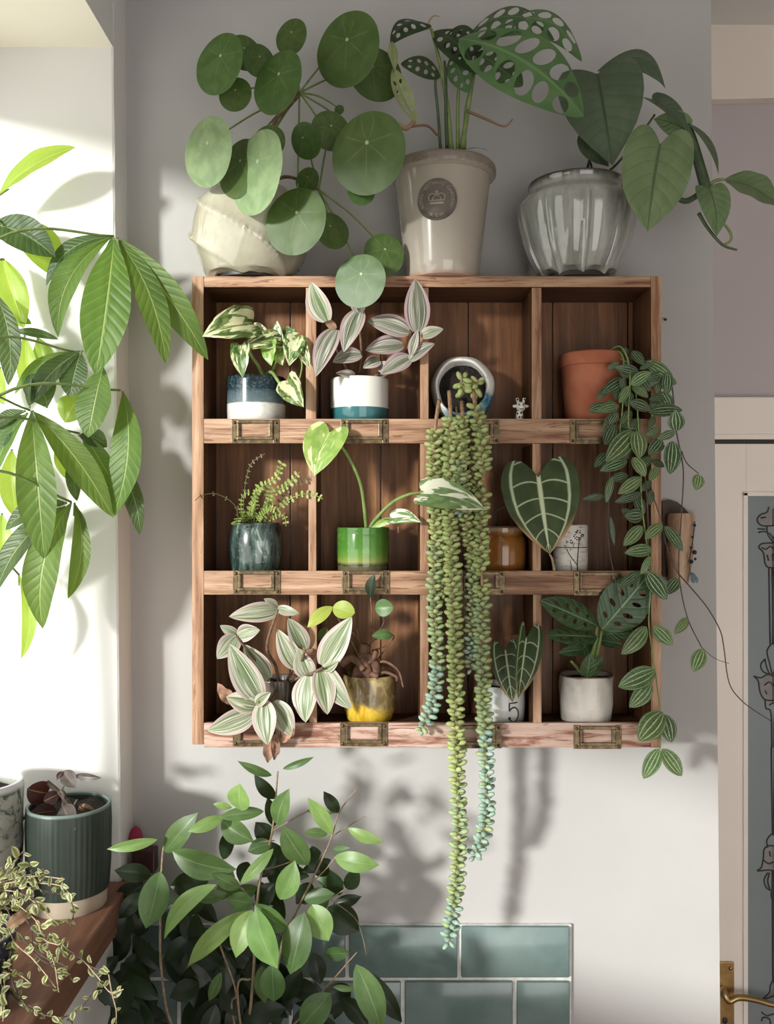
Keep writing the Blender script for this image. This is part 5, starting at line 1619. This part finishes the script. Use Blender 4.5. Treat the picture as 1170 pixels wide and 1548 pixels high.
stem(t, [(760, 1052, 50), (764, 1020, 20), (760, 986, 0)], 1.8, 1.4, M['stem_g'], 'petiole')
stem(t, [(764, 1052, 50), (780, 1020, 20), (794, 968, -22)], 1.8, 1.4, M['stem_g'], 'petiole')
# ---- thick-leaved monstera in the white lumpy pot
t, cx, dy, z, k = cellpot('dark glossy monstera with slotted leaves in a lumpy white pot', 886, 2, 54, 'potted_slotted_monstera')
M['lumpy'] = simple('lumpy_white_glaze', (0.58, 0.54, 0.49), (0.64, 0.60, 0.55), 45, 0.3, bump=0.5, coat=0.2, bdist=0.004)
M['rimbrown'] = simple('raw_brown_rim', (0.20, 0.12, 0.08), (0.28, 0.18, 0.12), 90, 0.7)
def lump(r, z_, a):
    return r + 0.9 * math.sin(5 * a + z_ * 0.12) + 0.7 * math.sin(9 * a - z_ * 0.2), z_ + (0.8 * math.sin(3 * a) if z_ > 60 else 0)
p = lathe(t, pot_profile([(37, 0), (39, 3), (41, 30), (42, 55), (41.5, 71)], 3.5, 62), M['lumpy'], cx, dy, z, 48, lump)
v, f = [], []
mbr = MB()
mbr.tube([U(cx + 40 * math.cos(a) , dy + 40 * math.sin(a), z + 71.6 + 0.8 * math.sin(3 * a)) for a in np.linspace(0, 2 * PI, 41)], 1.5 * S, None, 5)
mbr.build('rim', M['rimbrown'], p)
soil(p, 38, cx, dy, z + 65)
c3 = C(600, 870, 2.0526)
def slots(n, s0=.2, s1=.75, ra=.22, rs_=.035):
    return rows_of_holes(n, 0.42, ra, rs_, 0.35, s0, s1)
for (b0, t0, w, d0, d1, n, hint) in (((622, 156), (443, 78), 92, -4, -22, 4, (-.1, -1, .5)), ((622, 192), (463, 186), 72, 14, -20, 4, (-.1, -1, .7)), ((636, 168), (780, -2), 152, -5, -9, 4, (.02, -1, .05))):
    holey(t, (*c3(*b0), d0), (*c3(*t0), d1), w / 2.0526, M['monst_peru'], slots(n), hint, 0.03, fold=0.05)
for (b0, t0, w, d0, d1) in (((640, 182), (737, 182), 40, 20, 0), ((582, 230), (498, 240), 36, 20, 0), ((588, 318), (600, 240), 52, 10, 0), ((590, 320), (640, 250), 40, 30, 16), ((620, 200), (700, 215), 44, 40, 34), ((600, 200), (560, 250), 60, 40, 30)):
    leaf(t, (*c3(*b0), d0), (*c3(*t0), d1), w / 2.0526, M['monst_peru'], 'ficus', rh(), 0.08)
for pts in ([(590, 330), (610, 250), (622, 155)], [(590, 330), (615, 270), (636, 170)], [(585, 330), (600, 260), (622, 192)], [(585, 330), (570, 300), (540, 265)]):
    stem(t, [(*c3(*q), 46 - 16 * i) for i, q in enumerate(pts)], 3.6, 2.2, M['stem_g'], 'petiole')

# ---- driftwood wall block beside the shelf
wb = thing('wooden_wall_block', 'rough weathered wooden block fixed to the wall beside the shelf', 'wall block', W(1026, 880, WALL_D))
M['drift'] = wood('weathered_wood', [(0.3, (0.16, 0.09, 0.05)), (0.5, (0.40, 0.27, 0.18)), (0.7, (0.58, 0.48, 0.38))], (40, 40, 4), 0.8, 0.8)
M['barkdark'] = simple('dark_back_board', (0.05, 0.036, 0.026), (0.075, 0.055, 0.04), 30, 0.8, bump=0.3)
pts = [(1002, 872), (1002, 757), (1012, 755), (1024, 759), (1034, 767), (1043, 778), (1046, 800), (1044, 860), (1040, 872)]
n = len(pts)
mk('back_board', [W(x, y, WALL_D - 8) for x, y in pts] + [W(x, y, WALL_D - 0.5) for x, y in pts], [tuple(range(n))[::-1]] + [(i, (i + 1) % n, (i + 1) % n + n, i + n) for i in range(n)], M['barkdark'], wb, False)
v, f = [], []
nz, na = 16, 16
rr = random.Random(2)
for i in range(nz + 1):
    y = 776 + (882 - 776) * i / nz
    xc = 1030 - 4 * i / nz
    hw_ = 20 + 1.5 * math.sin(i * 0.9)
    if i > nz - 4:
        hw_ -= (i - nz + 4) * 1.6
    for q in range(na):
        a = PI * q / (na - 1)
        j = 1 + rr.uniform(-.06, .06)
        v.append(W(xc - hw_ * math.cos(a), y, WALL_D - 8 - 34 * math.sin(a) * j))
for i in range(nz):
    for q in range(na):
        q2 = (q + 1) % na
        f.append((i * na + q, (i + 1) * na + q, (i + 1) * na + q2, i * na + q2))
f += [tuple(range(na)), tuple(reversed([nz * na + q for q in range(na)]))]
auto_smooth(mk('wood_piece', v, f, M['drift'], wb), 50)
bs = thing('dried_berry_sprig', 'dried dark berry sprig with a blue tip behind the wooden wall block', 'dried sprig', W(1047, 885, 80))
stem(bs, [(1050, 788, 84), (1048, 810, 82), (1045, 832, 80), (1042, 850, 78), (1044, 872, 78)], 1.1, 0.8, M['stem_thin'], 'stem', 5)
for (x, y, r) in ((1050, 794, 2.6), (1047, 812, 2.2), (1045, 828, 2.2), (1050, 835, 3.6), (1045, 849, 3.4), (1051, 845, 2.2)):
    MB().ball(W(x, y, 80), r * S * 1.05).build('berry', M['black'], bs)
M['bluefl'] = leafmat('dusty_blue_petal', plain((0.10, 0.17, 0.21), (0.20, 0.30, 0.34), (0.1, 0.12, 0.15)), 0.7, 0.1, (0.2, 0.3, 0.4))
for (x0, y0, x1, y1) in ((1043, 866, 1052, 874), (1048, 870, 1054, 882), (1046, 872, 1048, 882)):
    leaf(bs, (x0, y0, 79), (x1, y1, 74), 8, M['bluefl'], 'blunt', rh(), 0.1, nu=6, nv=4, name='petal')

# ================================================================= WINDOW SILL
# ---- fluted green pot
dS = -41.0
kS = (F + dS) / F
cx = (104 - 585) * kS
t = thing('potted_maroon_plant', 'straggly maroon-leaved plant in a dark green fluted pot on the sill', 'potted plant', U(cx, dS, SILL))
def fluted():
    b = NB('dark_green_flute_glaze')
    z_ = b.sep(b.obj())[2]
    n = b.noise(b.obj(), 40, 3)
    col = b.mix(n, (0.020, 0.028, 0.022), (0.032, 0.042, 0.034))
    col = b.mix(b.step(z_, U_(24), U_(25)), (0.42, 0.35, 0.27), col)
    col = b.mix(b.step(z_, U_(142), U_(146)), col, (0.15, 0.20, 0.18))
    return b.fin(col, 0.38, 0, 0.3)
M['fluted'] = fluted()
p = lathe(t, pot_profile([(53, 0), (54, 2), (55, 24), (57.5, 25), (59, 60), (60, 120), (60, 143), (59.5, 147)], 4, 124), M['fluted'], cx, dS, SILL, 192, lambda r, z_, a: (r + (0.9 * abs(math.sin(24 * a)) if 26 < z_ < 130 and r > 56.5 else 0), z_))
soil(p, 55, cx, dS, SILL + 138, bumpy=4)
c = C(0, 1120, 3.615)
for (b0, t0, w, d0, d1, kd, kn) in (((262, 285), (148, 262), 118, -40, -64, 'maroon', 'blunt'), ((320, 290), (238, 330), 62, -48, -60, 'maroon', 'blunt'), ((310, 382), (160, 402), 76, -50, -84, 'maroon', 'ficus'), ((345, 355), (412, 488), 100, -60, -96, 'maroon_g', 'ficus'),
        ((345, 165), (415, 258), 72, -44, -60, 'maroon_g', 'ficus'), ((408, 190), (556, 202), 36, -50, -60, 'maroon_g', 'ell'), ((340, 165), (312, 215), 26, -46, -54, 'maroon', 'ell'), ((430, 350), (540, 420), 50, -30, -40, 'dead', 'ficus'), ((420, 380), (480, 420), 60, -30, -46, 'dead', 'ficus')):
    leaf(t, (*c(*b0), d0), (*c(*t0), d1), w * 1.2 / 3.615, M[kd], kn, rh(0.3, 0.3, 0, 0.3), 0.08, fold=0.2)
stem(t, [(*c(420, 420), -41), (*c(370, 340), -44), (*c(310, 270), -46), (*c(255, 222), -48)], 4.5, 3.5, M['stem_thin'])
stem(t, [(*c(340, 400), -41), (*c(350, 300), -46), (*c(330, 270), -46)], 4, 3, M['stem_thin'])
stem(t, [(*c(330, 285), -46), (*c(355, 235), -46), (*c(370, 215), -48)], 1.6, 1.2, M['stem_b'])
stem(t, [(*c(400, 420), -41), (*c(405, 360), -40), (*c(422, 322), -40)], 3, 2, M['stem_thin'])
# ---- mottled jar at the frame edge
dM = -70.0
cx = -585.0
t = thing('mottled_plant_pot', 'pale pot with dark green mottled glaze beside the fluted pot', 'plant pot', U(cx, dM, SILL))
def mottled():
    b = NB('mottled_green_glaze')
    n = b.noise(b.obj(), 38, 5, 0.65, 0.8)
    col = b.mix(b.step(n, 0.46, 0.58), (0.36, 0.36, 0.32), (0.05, 0.085, 0.06))
    z_ = b.sep(b.obj())[2]
    col = b.mix(b.step(z_, U_(176), U_(184)), col, (0.62, 0.63, 0.66))
    return b.fin(col, 0.2, 0, 0.5, 0.4)
M['mottled'] = mottled()
p = lathe(t, pot_profile([(50, 0), (53, 3), (58, 60), (60, 110), (59, 126), (61, 130), (59, 136), (60, 180), (58, 188)], 6, 168), M['mottled'], cx, dM, SILL)
soil(p, 52, cx, dM, SILL + 170)
# ---- creeper at the bottom left
dC = -330.0
kC = (F + dC) / F
cx = (-52 - 585) * kC
t = thing('potted_creeper', 'cream-variegated creeper with wiry stems tumbling over the sill edge', 'potted plant', U(cx, dC, SILL))
M['darkblue'] = simple('dark_blue_glaze', (0.012, 0.014, 0.035), (0.03, 0.035, 0.07), 30, 0.2, coat=0.3)
p = lathe(t, pot_profile([(44, 0), (46, 2), (55, 80), (56, 88)], 4, 76), M['darkblue'], cx, dC, SILL)
soil(p, 50, cx, dC, SILL + 78)
rc = random.Random(21)
c = C(0, 1260, 4.5)
def creeper(pts, d0, d1, nl, sz, big=False):
    nl = int(nl * 1.5)
    n = len(pts)
    q = [(*c(*p_), d0 + (d1 - d0) * i / (n - 1)) for i, p_ in enumerate(pts)]
    stem(t, q, 1.1, 0.8, M['stem_thin'] if rc.random() < 0.7 else M['stem_pale'], 'runner', 5, 6)
    for i in range(nl):
        u = (i + 0.5) / nl * (n - 1)
        a, b_ = int(u), u - int(u)
        x = q[a][0] + (q[a + 1][0] - q[a][0]) * b_ + rc.uniform(-4, 4)
        y = q[a][1] + (q[a + 1][1] - q[a][1]) * b_ + rc.uniform(-4, 4)
        d = q[a][2] + (q[a + 1][2] - q[a][2]) * b_ + rc.uniform(-14, 8)
        an = rc.uniform(0, 6.28)
        l = sz * rc.uniform(0.6, 1.25)
        leaf(t, (x, y, d), (x + l * math.cos(an), y + l * math.sin(an), d - rc.uniform(0, 10)), l * rc.uniform(.5, .68), M['trail'], 'pell', (rc.uniform(-.8, .5), -1, rc.uniform(-.4, .9)), 0.08, nu=6, nv=4)
for pts, nl, sz in (([(-120, 380), (-20, 260), (80, 200), (160, 120)], 8, 17), ([(-120, 380), (20, 270), (150, 240), (210, 220)], 7, 17), ([(-100, 380), (60, 290), (200, 280), (300, 240)], 8, 13), ([(-100, 380), (80, 310), (250, 290), (440, 310)], 10, 13),
                    ([(-100, 380), (100, 330), (300, 340), (420, 360), (500, 440)], 12, 13), ([(-100, 380), (150, 360), (330, 400), (450, 430), (500, 520), (480, 640)], 12, 12), ([(-80, 380), (120, 400), (250, 480), (330, 560), (400, 620)], 12, 14),
                    ([(-80, 380), (60, 450), (140, 500), (250, 600), (300, 720), (400, 760)], 11, 13), ([(-80, 400), (40, 500), (120, 680), (300, 840), (440, 900), (490, 1000)], 12, 14), ([(-80, 400), (20, 560), (100, 740), (230, 860), (380, 1050)], 9, 13),
                    ([(-80, 400), (0, 600), (60, 820), (90, 1030), (170, 1150), (270, 1200)], 10, 14), ([(-80, 420), (-20, 620), (20, 850), (30, 1100), (20, 1280)], 14, 16), ([(-90, 420), (-40, 700), (-10, 950), (0, 1200)], 12, 17),
                    ([(300, 740), (440, 770), (560, 860), (650, 920), (740, 910)], 5, 15), ([(430, 760), (560, 860), (660, 970), (750, 1080), (840, 1060)], 5, 15), ([(460, 1270), (580, 1150), (650, 1060), (700, 1020)], 4, 14), ([(740, 960), (760, 1080), (790, 1200), (790, 1290)], 3, 14),
                    ([(200, 640), (340, 700), (430, 740), (460, 850)], 9, 13), ([(160, 700), (260, 760), (360, 860), (400, 1080)], 6, 12), ([(60, 480), (200, 620), (240, 820), (400, 920), (480, 960)], 7, 12), ([(-40, 600), (80, 700), (60, 900), (160, 980), (210, 1020)], 8, 14), ([(0, 1000), (120, 1130), (260, 1220), (420, 1250), (540, 1200)], 9, 13), ([(-60, 420), (60, 440), (200, 420), (260, 500)], 9, 14)):
    creeper(pts, dC + 20, dC - 40, nl, sz)
leaf(t, (*c(195, 540), dC - 30), (*c(45, 640), dC - 50), 20, M['dead'], 'blunt', (0, -1, 0.6), 0.1, wav=0.05)
# ---- dark red block in the sill corner
dR = 84.0
kR = (F + dR) / F
cx = (221 - 585) * kR
t = thing('red_ornament', 'small dark red block with a magenta upright piece in the sill corner', 'ornament', U(cx, dR, SILL))
M['darkred'] = simple('dark_red_lacquer', (0.035, 0.008, 0.008), (0.06, 0.014, 0.012), 40, 0.4)
M['magenta'] = simple('magenta_felt', (0.22, 0.008, 0.045), (0.28, 0.012, 0.06), 60, 0.7)
MB().box(cx - 21, cx + 16, dR - 12, dR + 14, SILL, SILL + 36, 2).build('block', M['darkred'], t, False)
MB().ball(U(cx - 16, dR - 2, SILL + 48), 12 * S, 5 * S, 24 * S, 14, 10).build('upright_piece', M['magenta'], t)
# ---- money tree, its pot standing on the sill beyond the frame
cx, dP = -585.0, -330.0 + 215
cx, dP = -640.0, -215.0
t = thing('money_tree', 'money tree with long drooping glossy leaves in front of the bright window reveal', 'tree', U(cx, dP, SILL))
M['whitepot'] = simple('white_planter', (0.6, 0.58, 0.55), None, 20, 0.4)
M['bark'] = simple('money_tree_bark', (0.16, 0.11, 0.07), (0.24, 0.17, 0.11), 60, 0.8, bump=0.5)
p = lathe(t, pot_profile([(40, 0), (42, 2), (52, 80), (52, 92)], 4, 78), M['whitepot'], cx, dP, SILL)
soil(p, 47, cx, dP, SILL + 80)
tr = MB()
tr.tube(spline([U(cx, dP, SILL + 78), U(cx + 4, dP, SILL + 250), U(cx - 3, dP + 4, SILL + 500), U(cx + 6, dP, SILL + 800), U(cx + 2, dP, SILL + 960)], 6), 14 * S, 7 * S, 10)
tr.build('trunk', M['bark'], t)
A, Bc = C(0, 180, 3.518), C(0, 560, 3.365)
def pd(d):
    return -62 + (d + 150) * 0.95
def plist(cf, scale, rows):
    for (b0, t0, w, d0, d1, kd, sd) in rows:
        d0, d1 = pd(d0), pd(d1)
        leaf(t, (*cf(*b0), d0), (*cf(*t0), d1), w / scale, M[kd], 'pachira', rh(0.3, 0.25, -0.1, 0.3), random.uniform(.05, .10), sd, fold=random.uniform(.12, .28), wav=0.012, nu=18)
        bb, tt = (*cf(*b0), d0), (*cf(*t0), d1)
        e = tuple(bb[i] + (tt[i] - bb[i]) * 0.14 for i in range(3))
        stem(t, [bb, e], 1.9, 1.2, M['stem_g'], 'leaf_stalk', 5, 3)
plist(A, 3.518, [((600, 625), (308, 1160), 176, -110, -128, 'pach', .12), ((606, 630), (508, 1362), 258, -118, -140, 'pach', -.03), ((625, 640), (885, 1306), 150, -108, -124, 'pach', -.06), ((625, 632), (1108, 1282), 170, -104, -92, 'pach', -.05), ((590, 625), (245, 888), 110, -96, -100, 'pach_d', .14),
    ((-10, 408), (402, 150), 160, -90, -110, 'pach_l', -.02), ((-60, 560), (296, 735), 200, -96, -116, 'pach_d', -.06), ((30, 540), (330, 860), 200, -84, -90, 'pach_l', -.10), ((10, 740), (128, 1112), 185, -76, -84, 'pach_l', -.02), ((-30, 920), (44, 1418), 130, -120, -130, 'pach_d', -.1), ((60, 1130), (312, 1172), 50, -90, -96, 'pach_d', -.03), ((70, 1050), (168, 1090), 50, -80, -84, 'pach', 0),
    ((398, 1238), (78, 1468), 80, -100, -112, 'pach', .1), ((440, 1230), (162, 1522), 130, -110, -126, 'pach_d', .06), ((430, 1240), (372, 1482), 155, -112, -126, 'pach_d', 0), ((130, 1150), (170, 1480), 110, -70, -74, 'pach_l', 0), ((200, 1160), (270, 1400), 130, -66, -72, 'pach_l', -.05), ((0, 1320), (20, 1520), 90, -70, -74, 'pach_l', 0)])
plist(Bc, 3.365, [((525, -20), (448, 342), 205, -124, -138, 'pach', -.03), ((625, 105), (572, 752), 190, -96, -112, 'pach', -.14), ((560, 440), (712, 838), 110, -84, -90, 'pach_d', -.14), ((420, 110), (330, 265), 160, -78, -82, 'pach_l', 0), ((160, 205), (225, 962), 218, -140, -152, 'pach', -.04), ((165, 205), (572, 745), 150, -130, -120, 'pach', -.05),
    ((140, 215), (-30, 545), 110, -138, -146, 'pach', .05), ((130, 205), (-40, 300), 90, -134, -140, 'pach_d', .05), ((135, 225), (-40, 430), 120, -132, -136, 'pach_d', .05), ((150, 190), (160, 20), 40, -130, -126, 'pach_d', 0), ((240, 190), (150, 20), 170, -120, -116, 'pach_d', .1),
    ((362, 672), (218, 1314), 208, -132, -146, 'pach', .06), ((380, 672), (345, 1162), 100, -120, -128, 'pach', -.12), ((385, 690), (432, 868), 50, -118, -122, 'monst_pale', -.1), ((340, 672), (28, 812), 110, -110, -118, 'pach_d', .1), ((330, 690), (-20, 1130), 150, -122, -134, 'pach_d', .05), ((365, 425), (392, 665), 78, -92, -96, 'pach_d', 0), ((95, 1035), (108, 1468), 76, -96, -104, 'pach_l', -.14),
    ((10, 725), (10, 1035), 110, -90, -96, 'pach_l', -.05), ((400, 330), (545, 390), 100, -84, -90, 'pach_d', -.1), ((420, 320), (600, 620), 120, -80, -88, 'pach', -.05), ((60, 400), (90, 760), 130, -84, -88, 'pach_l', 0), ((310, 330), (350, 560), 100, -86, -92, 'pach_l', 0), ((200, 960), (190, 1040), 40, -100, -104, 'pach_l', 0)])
tw = lambda h: (cx + 4, dP, SILL + h)
def pet(h, px_, py_, d_):
    a = U(*tw(h))
    b_ = W(px_, py_, d_)
    m_ = a.lerp(b_, 0.5) + Vector((0, 0, 0.05))
    MB().tube(spline([a, m_, b_], 8), 2.6 * S, 1.7 * S, 6).build('petiole', M['stem_g'], t)
for (h, x, y, d) in ((820, 172, 357, -110), (900, -5, 295, -92), (820, 12, 335, -90), (700, 114, 532, -108), (640, 45, 620, -134), (560, 108, 759, -128), (760, 6, 392, -84), (680, 22, 502, -90), (620, 182, 590, -100), (540, 28, 868, -98), (600, 120, 655, -86)):
    pet(h, x, y, pd(d))

# ================================================================= FIG IN FRONT OF THE TILES
dF = -40.0
cx = (400 - 585) * (F + dF) / F
ZW = -1070.0
t = thing('potted_fig', 'bushy weeping fig with glossy pointed leaves in front of the teal tiles', 'potted plant', U(cx, dF, ZW))
M['figpot'] = simple('charcoal_planter', (0.05, 0.05, 0.05), (0.07, 0.07, 0.068), 40, 0.6)
p = lathe(t, pot_profile([(58, 0), (60, 3), (72, 110), (74, 124)], 5, 108), M['figpot'], cx, dF, ZW)
soil(p, 66, cx, dF, ZW + 110)
c = C(150, 1110, 2.489)
def fig(b0, t0, w, kd='ficus', d=None, sd=None):
    base = {'ficus': -70, 'ficus_l': -90, 'ficus_d': -30}[kd] if d is None else d
    d0 = base + random.uniform(-14, 14)
    leaf(t, (*c(*b0), d0), (*c(*t0), d0 - random.uniform(0, 22)), w * 1.16 / 2.489, M[kd], 'ficus', rh(0.3, 0.3, -0.15, 0.35), random.uniform(.04, .1), random.uniform(-.05, .05) if sd is None else sd, fold=random.uniform(.1, .26), nu=14)
for q in (((650, 155), (520, 100), 30, 'ficus'), ((690, 130), (808, 85), 24, 'ficus'), ((665, 242), (583, 150), 44, 'ficus_d'), ((535, 287), (530, 184), 88, 'ficus_l'), ((500, 276), (428, 262), 24, 'ficus_l'), ((670, 342), (716, 204), 64, 'ficus'), ((660, 346), (633, 235), 44, 'ficus_d'),
          ((620, 290), (444, 312), 44, 'ficus'), ((470, 310), (333, 366), 44, 'ficus_l'), ((460, 318), (582, 402), 78, 'ficus'), ((640, 402), (588, 330), 62, 'ficus_d'), ((876, 376), (784, 238), 54, 'ficus_l'), ((900, 296), (844, 214), 44, 'ficus_d'), ((780, 290), (892, 296), 18, 'ficus'), ((860, 376), (768, 368), 32, 'ficus'),
          ((786, 492), (688, 344), 86, 'ficus'), ((935, 354), (1072, 408), 38, 'ficus_l'), ((884, 462), (1055, 492), 64, 'ficus_l'), ((880, 432), (945, 428), 18, 'ficus'), ((245, 442), (372, 294), 76, 'ficus'), ((220, 396), (28, 432), 38, 'ficus_l'), ((275, 440), (518, 508), 94, 'ficus'), ((230, 515), (175, 732), 98, 'ficus'), ((196, 530), (56, 512), 62, 'ficus_d'),
          ((412, 550), (266, 572), 84, 'ficus_d'), ((530, 577), (424, 524), 48, 'ficus'), ((656, 430), (528, 562), 42, 'ficus_l'), ((650, 410), (558, 442), 52, 'ficus'), ((680, 622), (736, 474), 78, 'ficus_l'), ((742, 450), (640, 502), 48, 'ficus_d'), ((442, 565), (244, 772), 62, 'ficus_l', None, .1), ((480, 600), (363, 622), 42, 'ficus'), ((552, 664), (334, 872), 64, 'ficus_l', None, .06),
          ((576, 660), (514, 842), 78, 'ficus_l', -110), ((590, 655), (672, 882), 106, 'ficus_l', -115), ((586, 640), (713, 742), 84, 'ficus', -100), ((580, 635), (478, 620), 62, 'ficus'), ((770, 625), (887, 600), 52, 'ficus'), ((800, 640), (864, 778), 94, 'ficus_l'), ((772, 670), (718, 904), 106, 'ficus', -90), ((860, 650), (978, 742), 104, 'ficus_d'), ((880, 640), (988, 610), 42, 'ficus_d'), ((930, 582), (975, 500), 52, 'ficus_d'),
          ((905, 606), (868, 508), 52, 'ficus_d'), ((612, 870), (622, 1012), 62, 'ficus'), ((650, 865), (656, 1008), 88, 'ficus', -90), ((762, 890), (698, 1004), 64, 'ficus_d'), ((966, 865), (1062, 1115), 92, 'ficus', -100), ((990, 880), (1140, 1085), 64, 'ficus_d'), ((872, 975), (758, 1104), 94, 'ficus', -90), ((915, 990), (1014, 1104), 62, 'ficus_d'), ((880, 950), (968, 962), 22, 'ficus'),
          ((460, 895), (412, 1004), 38, 'ficus'), ((700, 1030), (526, 1084), 72, 'ficus_d', -60), ((800, 420), (840, 530), 60, 'ficus_d'), ((800, 560), (740, 640), 60, 'ficus_d'), ((560, 480), (530, 560), 50, 'ficus_d'), ((660, 560), (600, 660), 70, 'ficus_d'), ((700, 760), (640, 850), 70, 'ficus_d'), ((860, 530), (800, 470), 50, 'ficus_d')):
    fig(*q)
rf = random.Random(9)
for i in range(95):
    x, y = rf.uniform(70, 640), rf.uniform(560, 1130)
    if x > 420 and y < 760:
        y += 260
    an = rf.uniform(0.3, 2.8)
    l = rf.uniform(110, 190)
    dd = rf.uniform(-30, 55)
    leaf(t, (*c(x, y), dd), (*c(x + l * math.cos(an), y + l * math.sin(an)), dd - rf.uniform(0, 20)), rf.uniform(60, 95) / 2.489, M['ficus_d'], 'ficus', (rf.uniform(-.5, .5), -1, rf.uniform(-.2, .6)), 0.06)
for i in range(16):
    x, y = rf.uniform(600, 960), rf.uniform(930, 1130)
    an = rf.uniform(0.3, 2.8)
    l = rf.uniform(100, 150)
    dd = rf.uniform(-20, 40)
    leaf(t, (*c(x, y), dd), (*c(x + l * math.cos(an), y + l * math.sin(an)), dd - 10), rf.uniform(60, 85) / 2.489, M['ficus_d'], 'ficus', (rf.uniform(-.5, .5), -1, rf.uniform(-.2, .6)), 0.06)
for pts, r0, r1 in (([(590, 1500), (560, 1200), (580, 900), (600, 580), (650, 370), (672, 140)], 5, 1.6), ([(620, 1500), (640, 1100), (690, 780), (735, 680), (800, 550), (870, 400), (905, 290), (972, 203)], 4.5, 1.0), ([(880, 385), (905, 365), (1000, 308)], 1.6, 0.8),
                    ([(655, 362), (720, 325), (790, 285)], 1.8, 1.2), ([(560, 1500), (300, 1150), (235, 900), (232, 620), (240, 440), (262, 380)], 4, 1.8), ([(690, 760), (640, 690), (580, 640), (530, 575), (440, 563)], 2.4, 1.4), ([(580, 1400), (500, 1040), (515, 970), (450, 780)], 2.6, 1.8),
                    ([(640, 1400), (700, 1150), (770, 1050), (900, 900), (970, 820)], 3, 1.2), ([(770, 640), (860, 620), (930, 580)], 1.6, 1), ([(800, 560), (860, 500), (890, 460)], 1.6, 1), ([(660, 400), (560, 400), (470, 315)], 1.8, 1), ([(560, 1300), (520, 960), (570, 920)], 3, 2), ([(870, 620), (960, 690), (990, 760), (1005, 830)], 1, .6), ([(610, 510), (660, 500), (720, 480)], 1.4, 1)):
    stem(t, [(*c(*q), (-40 if q[1] > 1000 else -58)) for q in pts], r0 * 0.62, r1 * 0.85, M['stem_fig'], 'branch')
for i in range(16):  # dark leaves added to darken the shaded wall below the sill
    x, y, dd = rf.uniform(122, 200), rf.uniform(1440, 1550), rf.uniform(-200, -110)
    x = max(x, 585 - 370 * F / (F + dd))
    l = rf.uniform(44, 70)
    an = rf.uniform(0.6, 1.9)
    leaf(t, (x, y, dd), (x + l * math.cos(an), y + l * math.sin(an), dd - 10), rf.uniform(26, 38), M['ficus_d'], 'ficus', (rf.uniform(-.2, .5), -1, rf.uniform(-.2, .5)), 0.06)
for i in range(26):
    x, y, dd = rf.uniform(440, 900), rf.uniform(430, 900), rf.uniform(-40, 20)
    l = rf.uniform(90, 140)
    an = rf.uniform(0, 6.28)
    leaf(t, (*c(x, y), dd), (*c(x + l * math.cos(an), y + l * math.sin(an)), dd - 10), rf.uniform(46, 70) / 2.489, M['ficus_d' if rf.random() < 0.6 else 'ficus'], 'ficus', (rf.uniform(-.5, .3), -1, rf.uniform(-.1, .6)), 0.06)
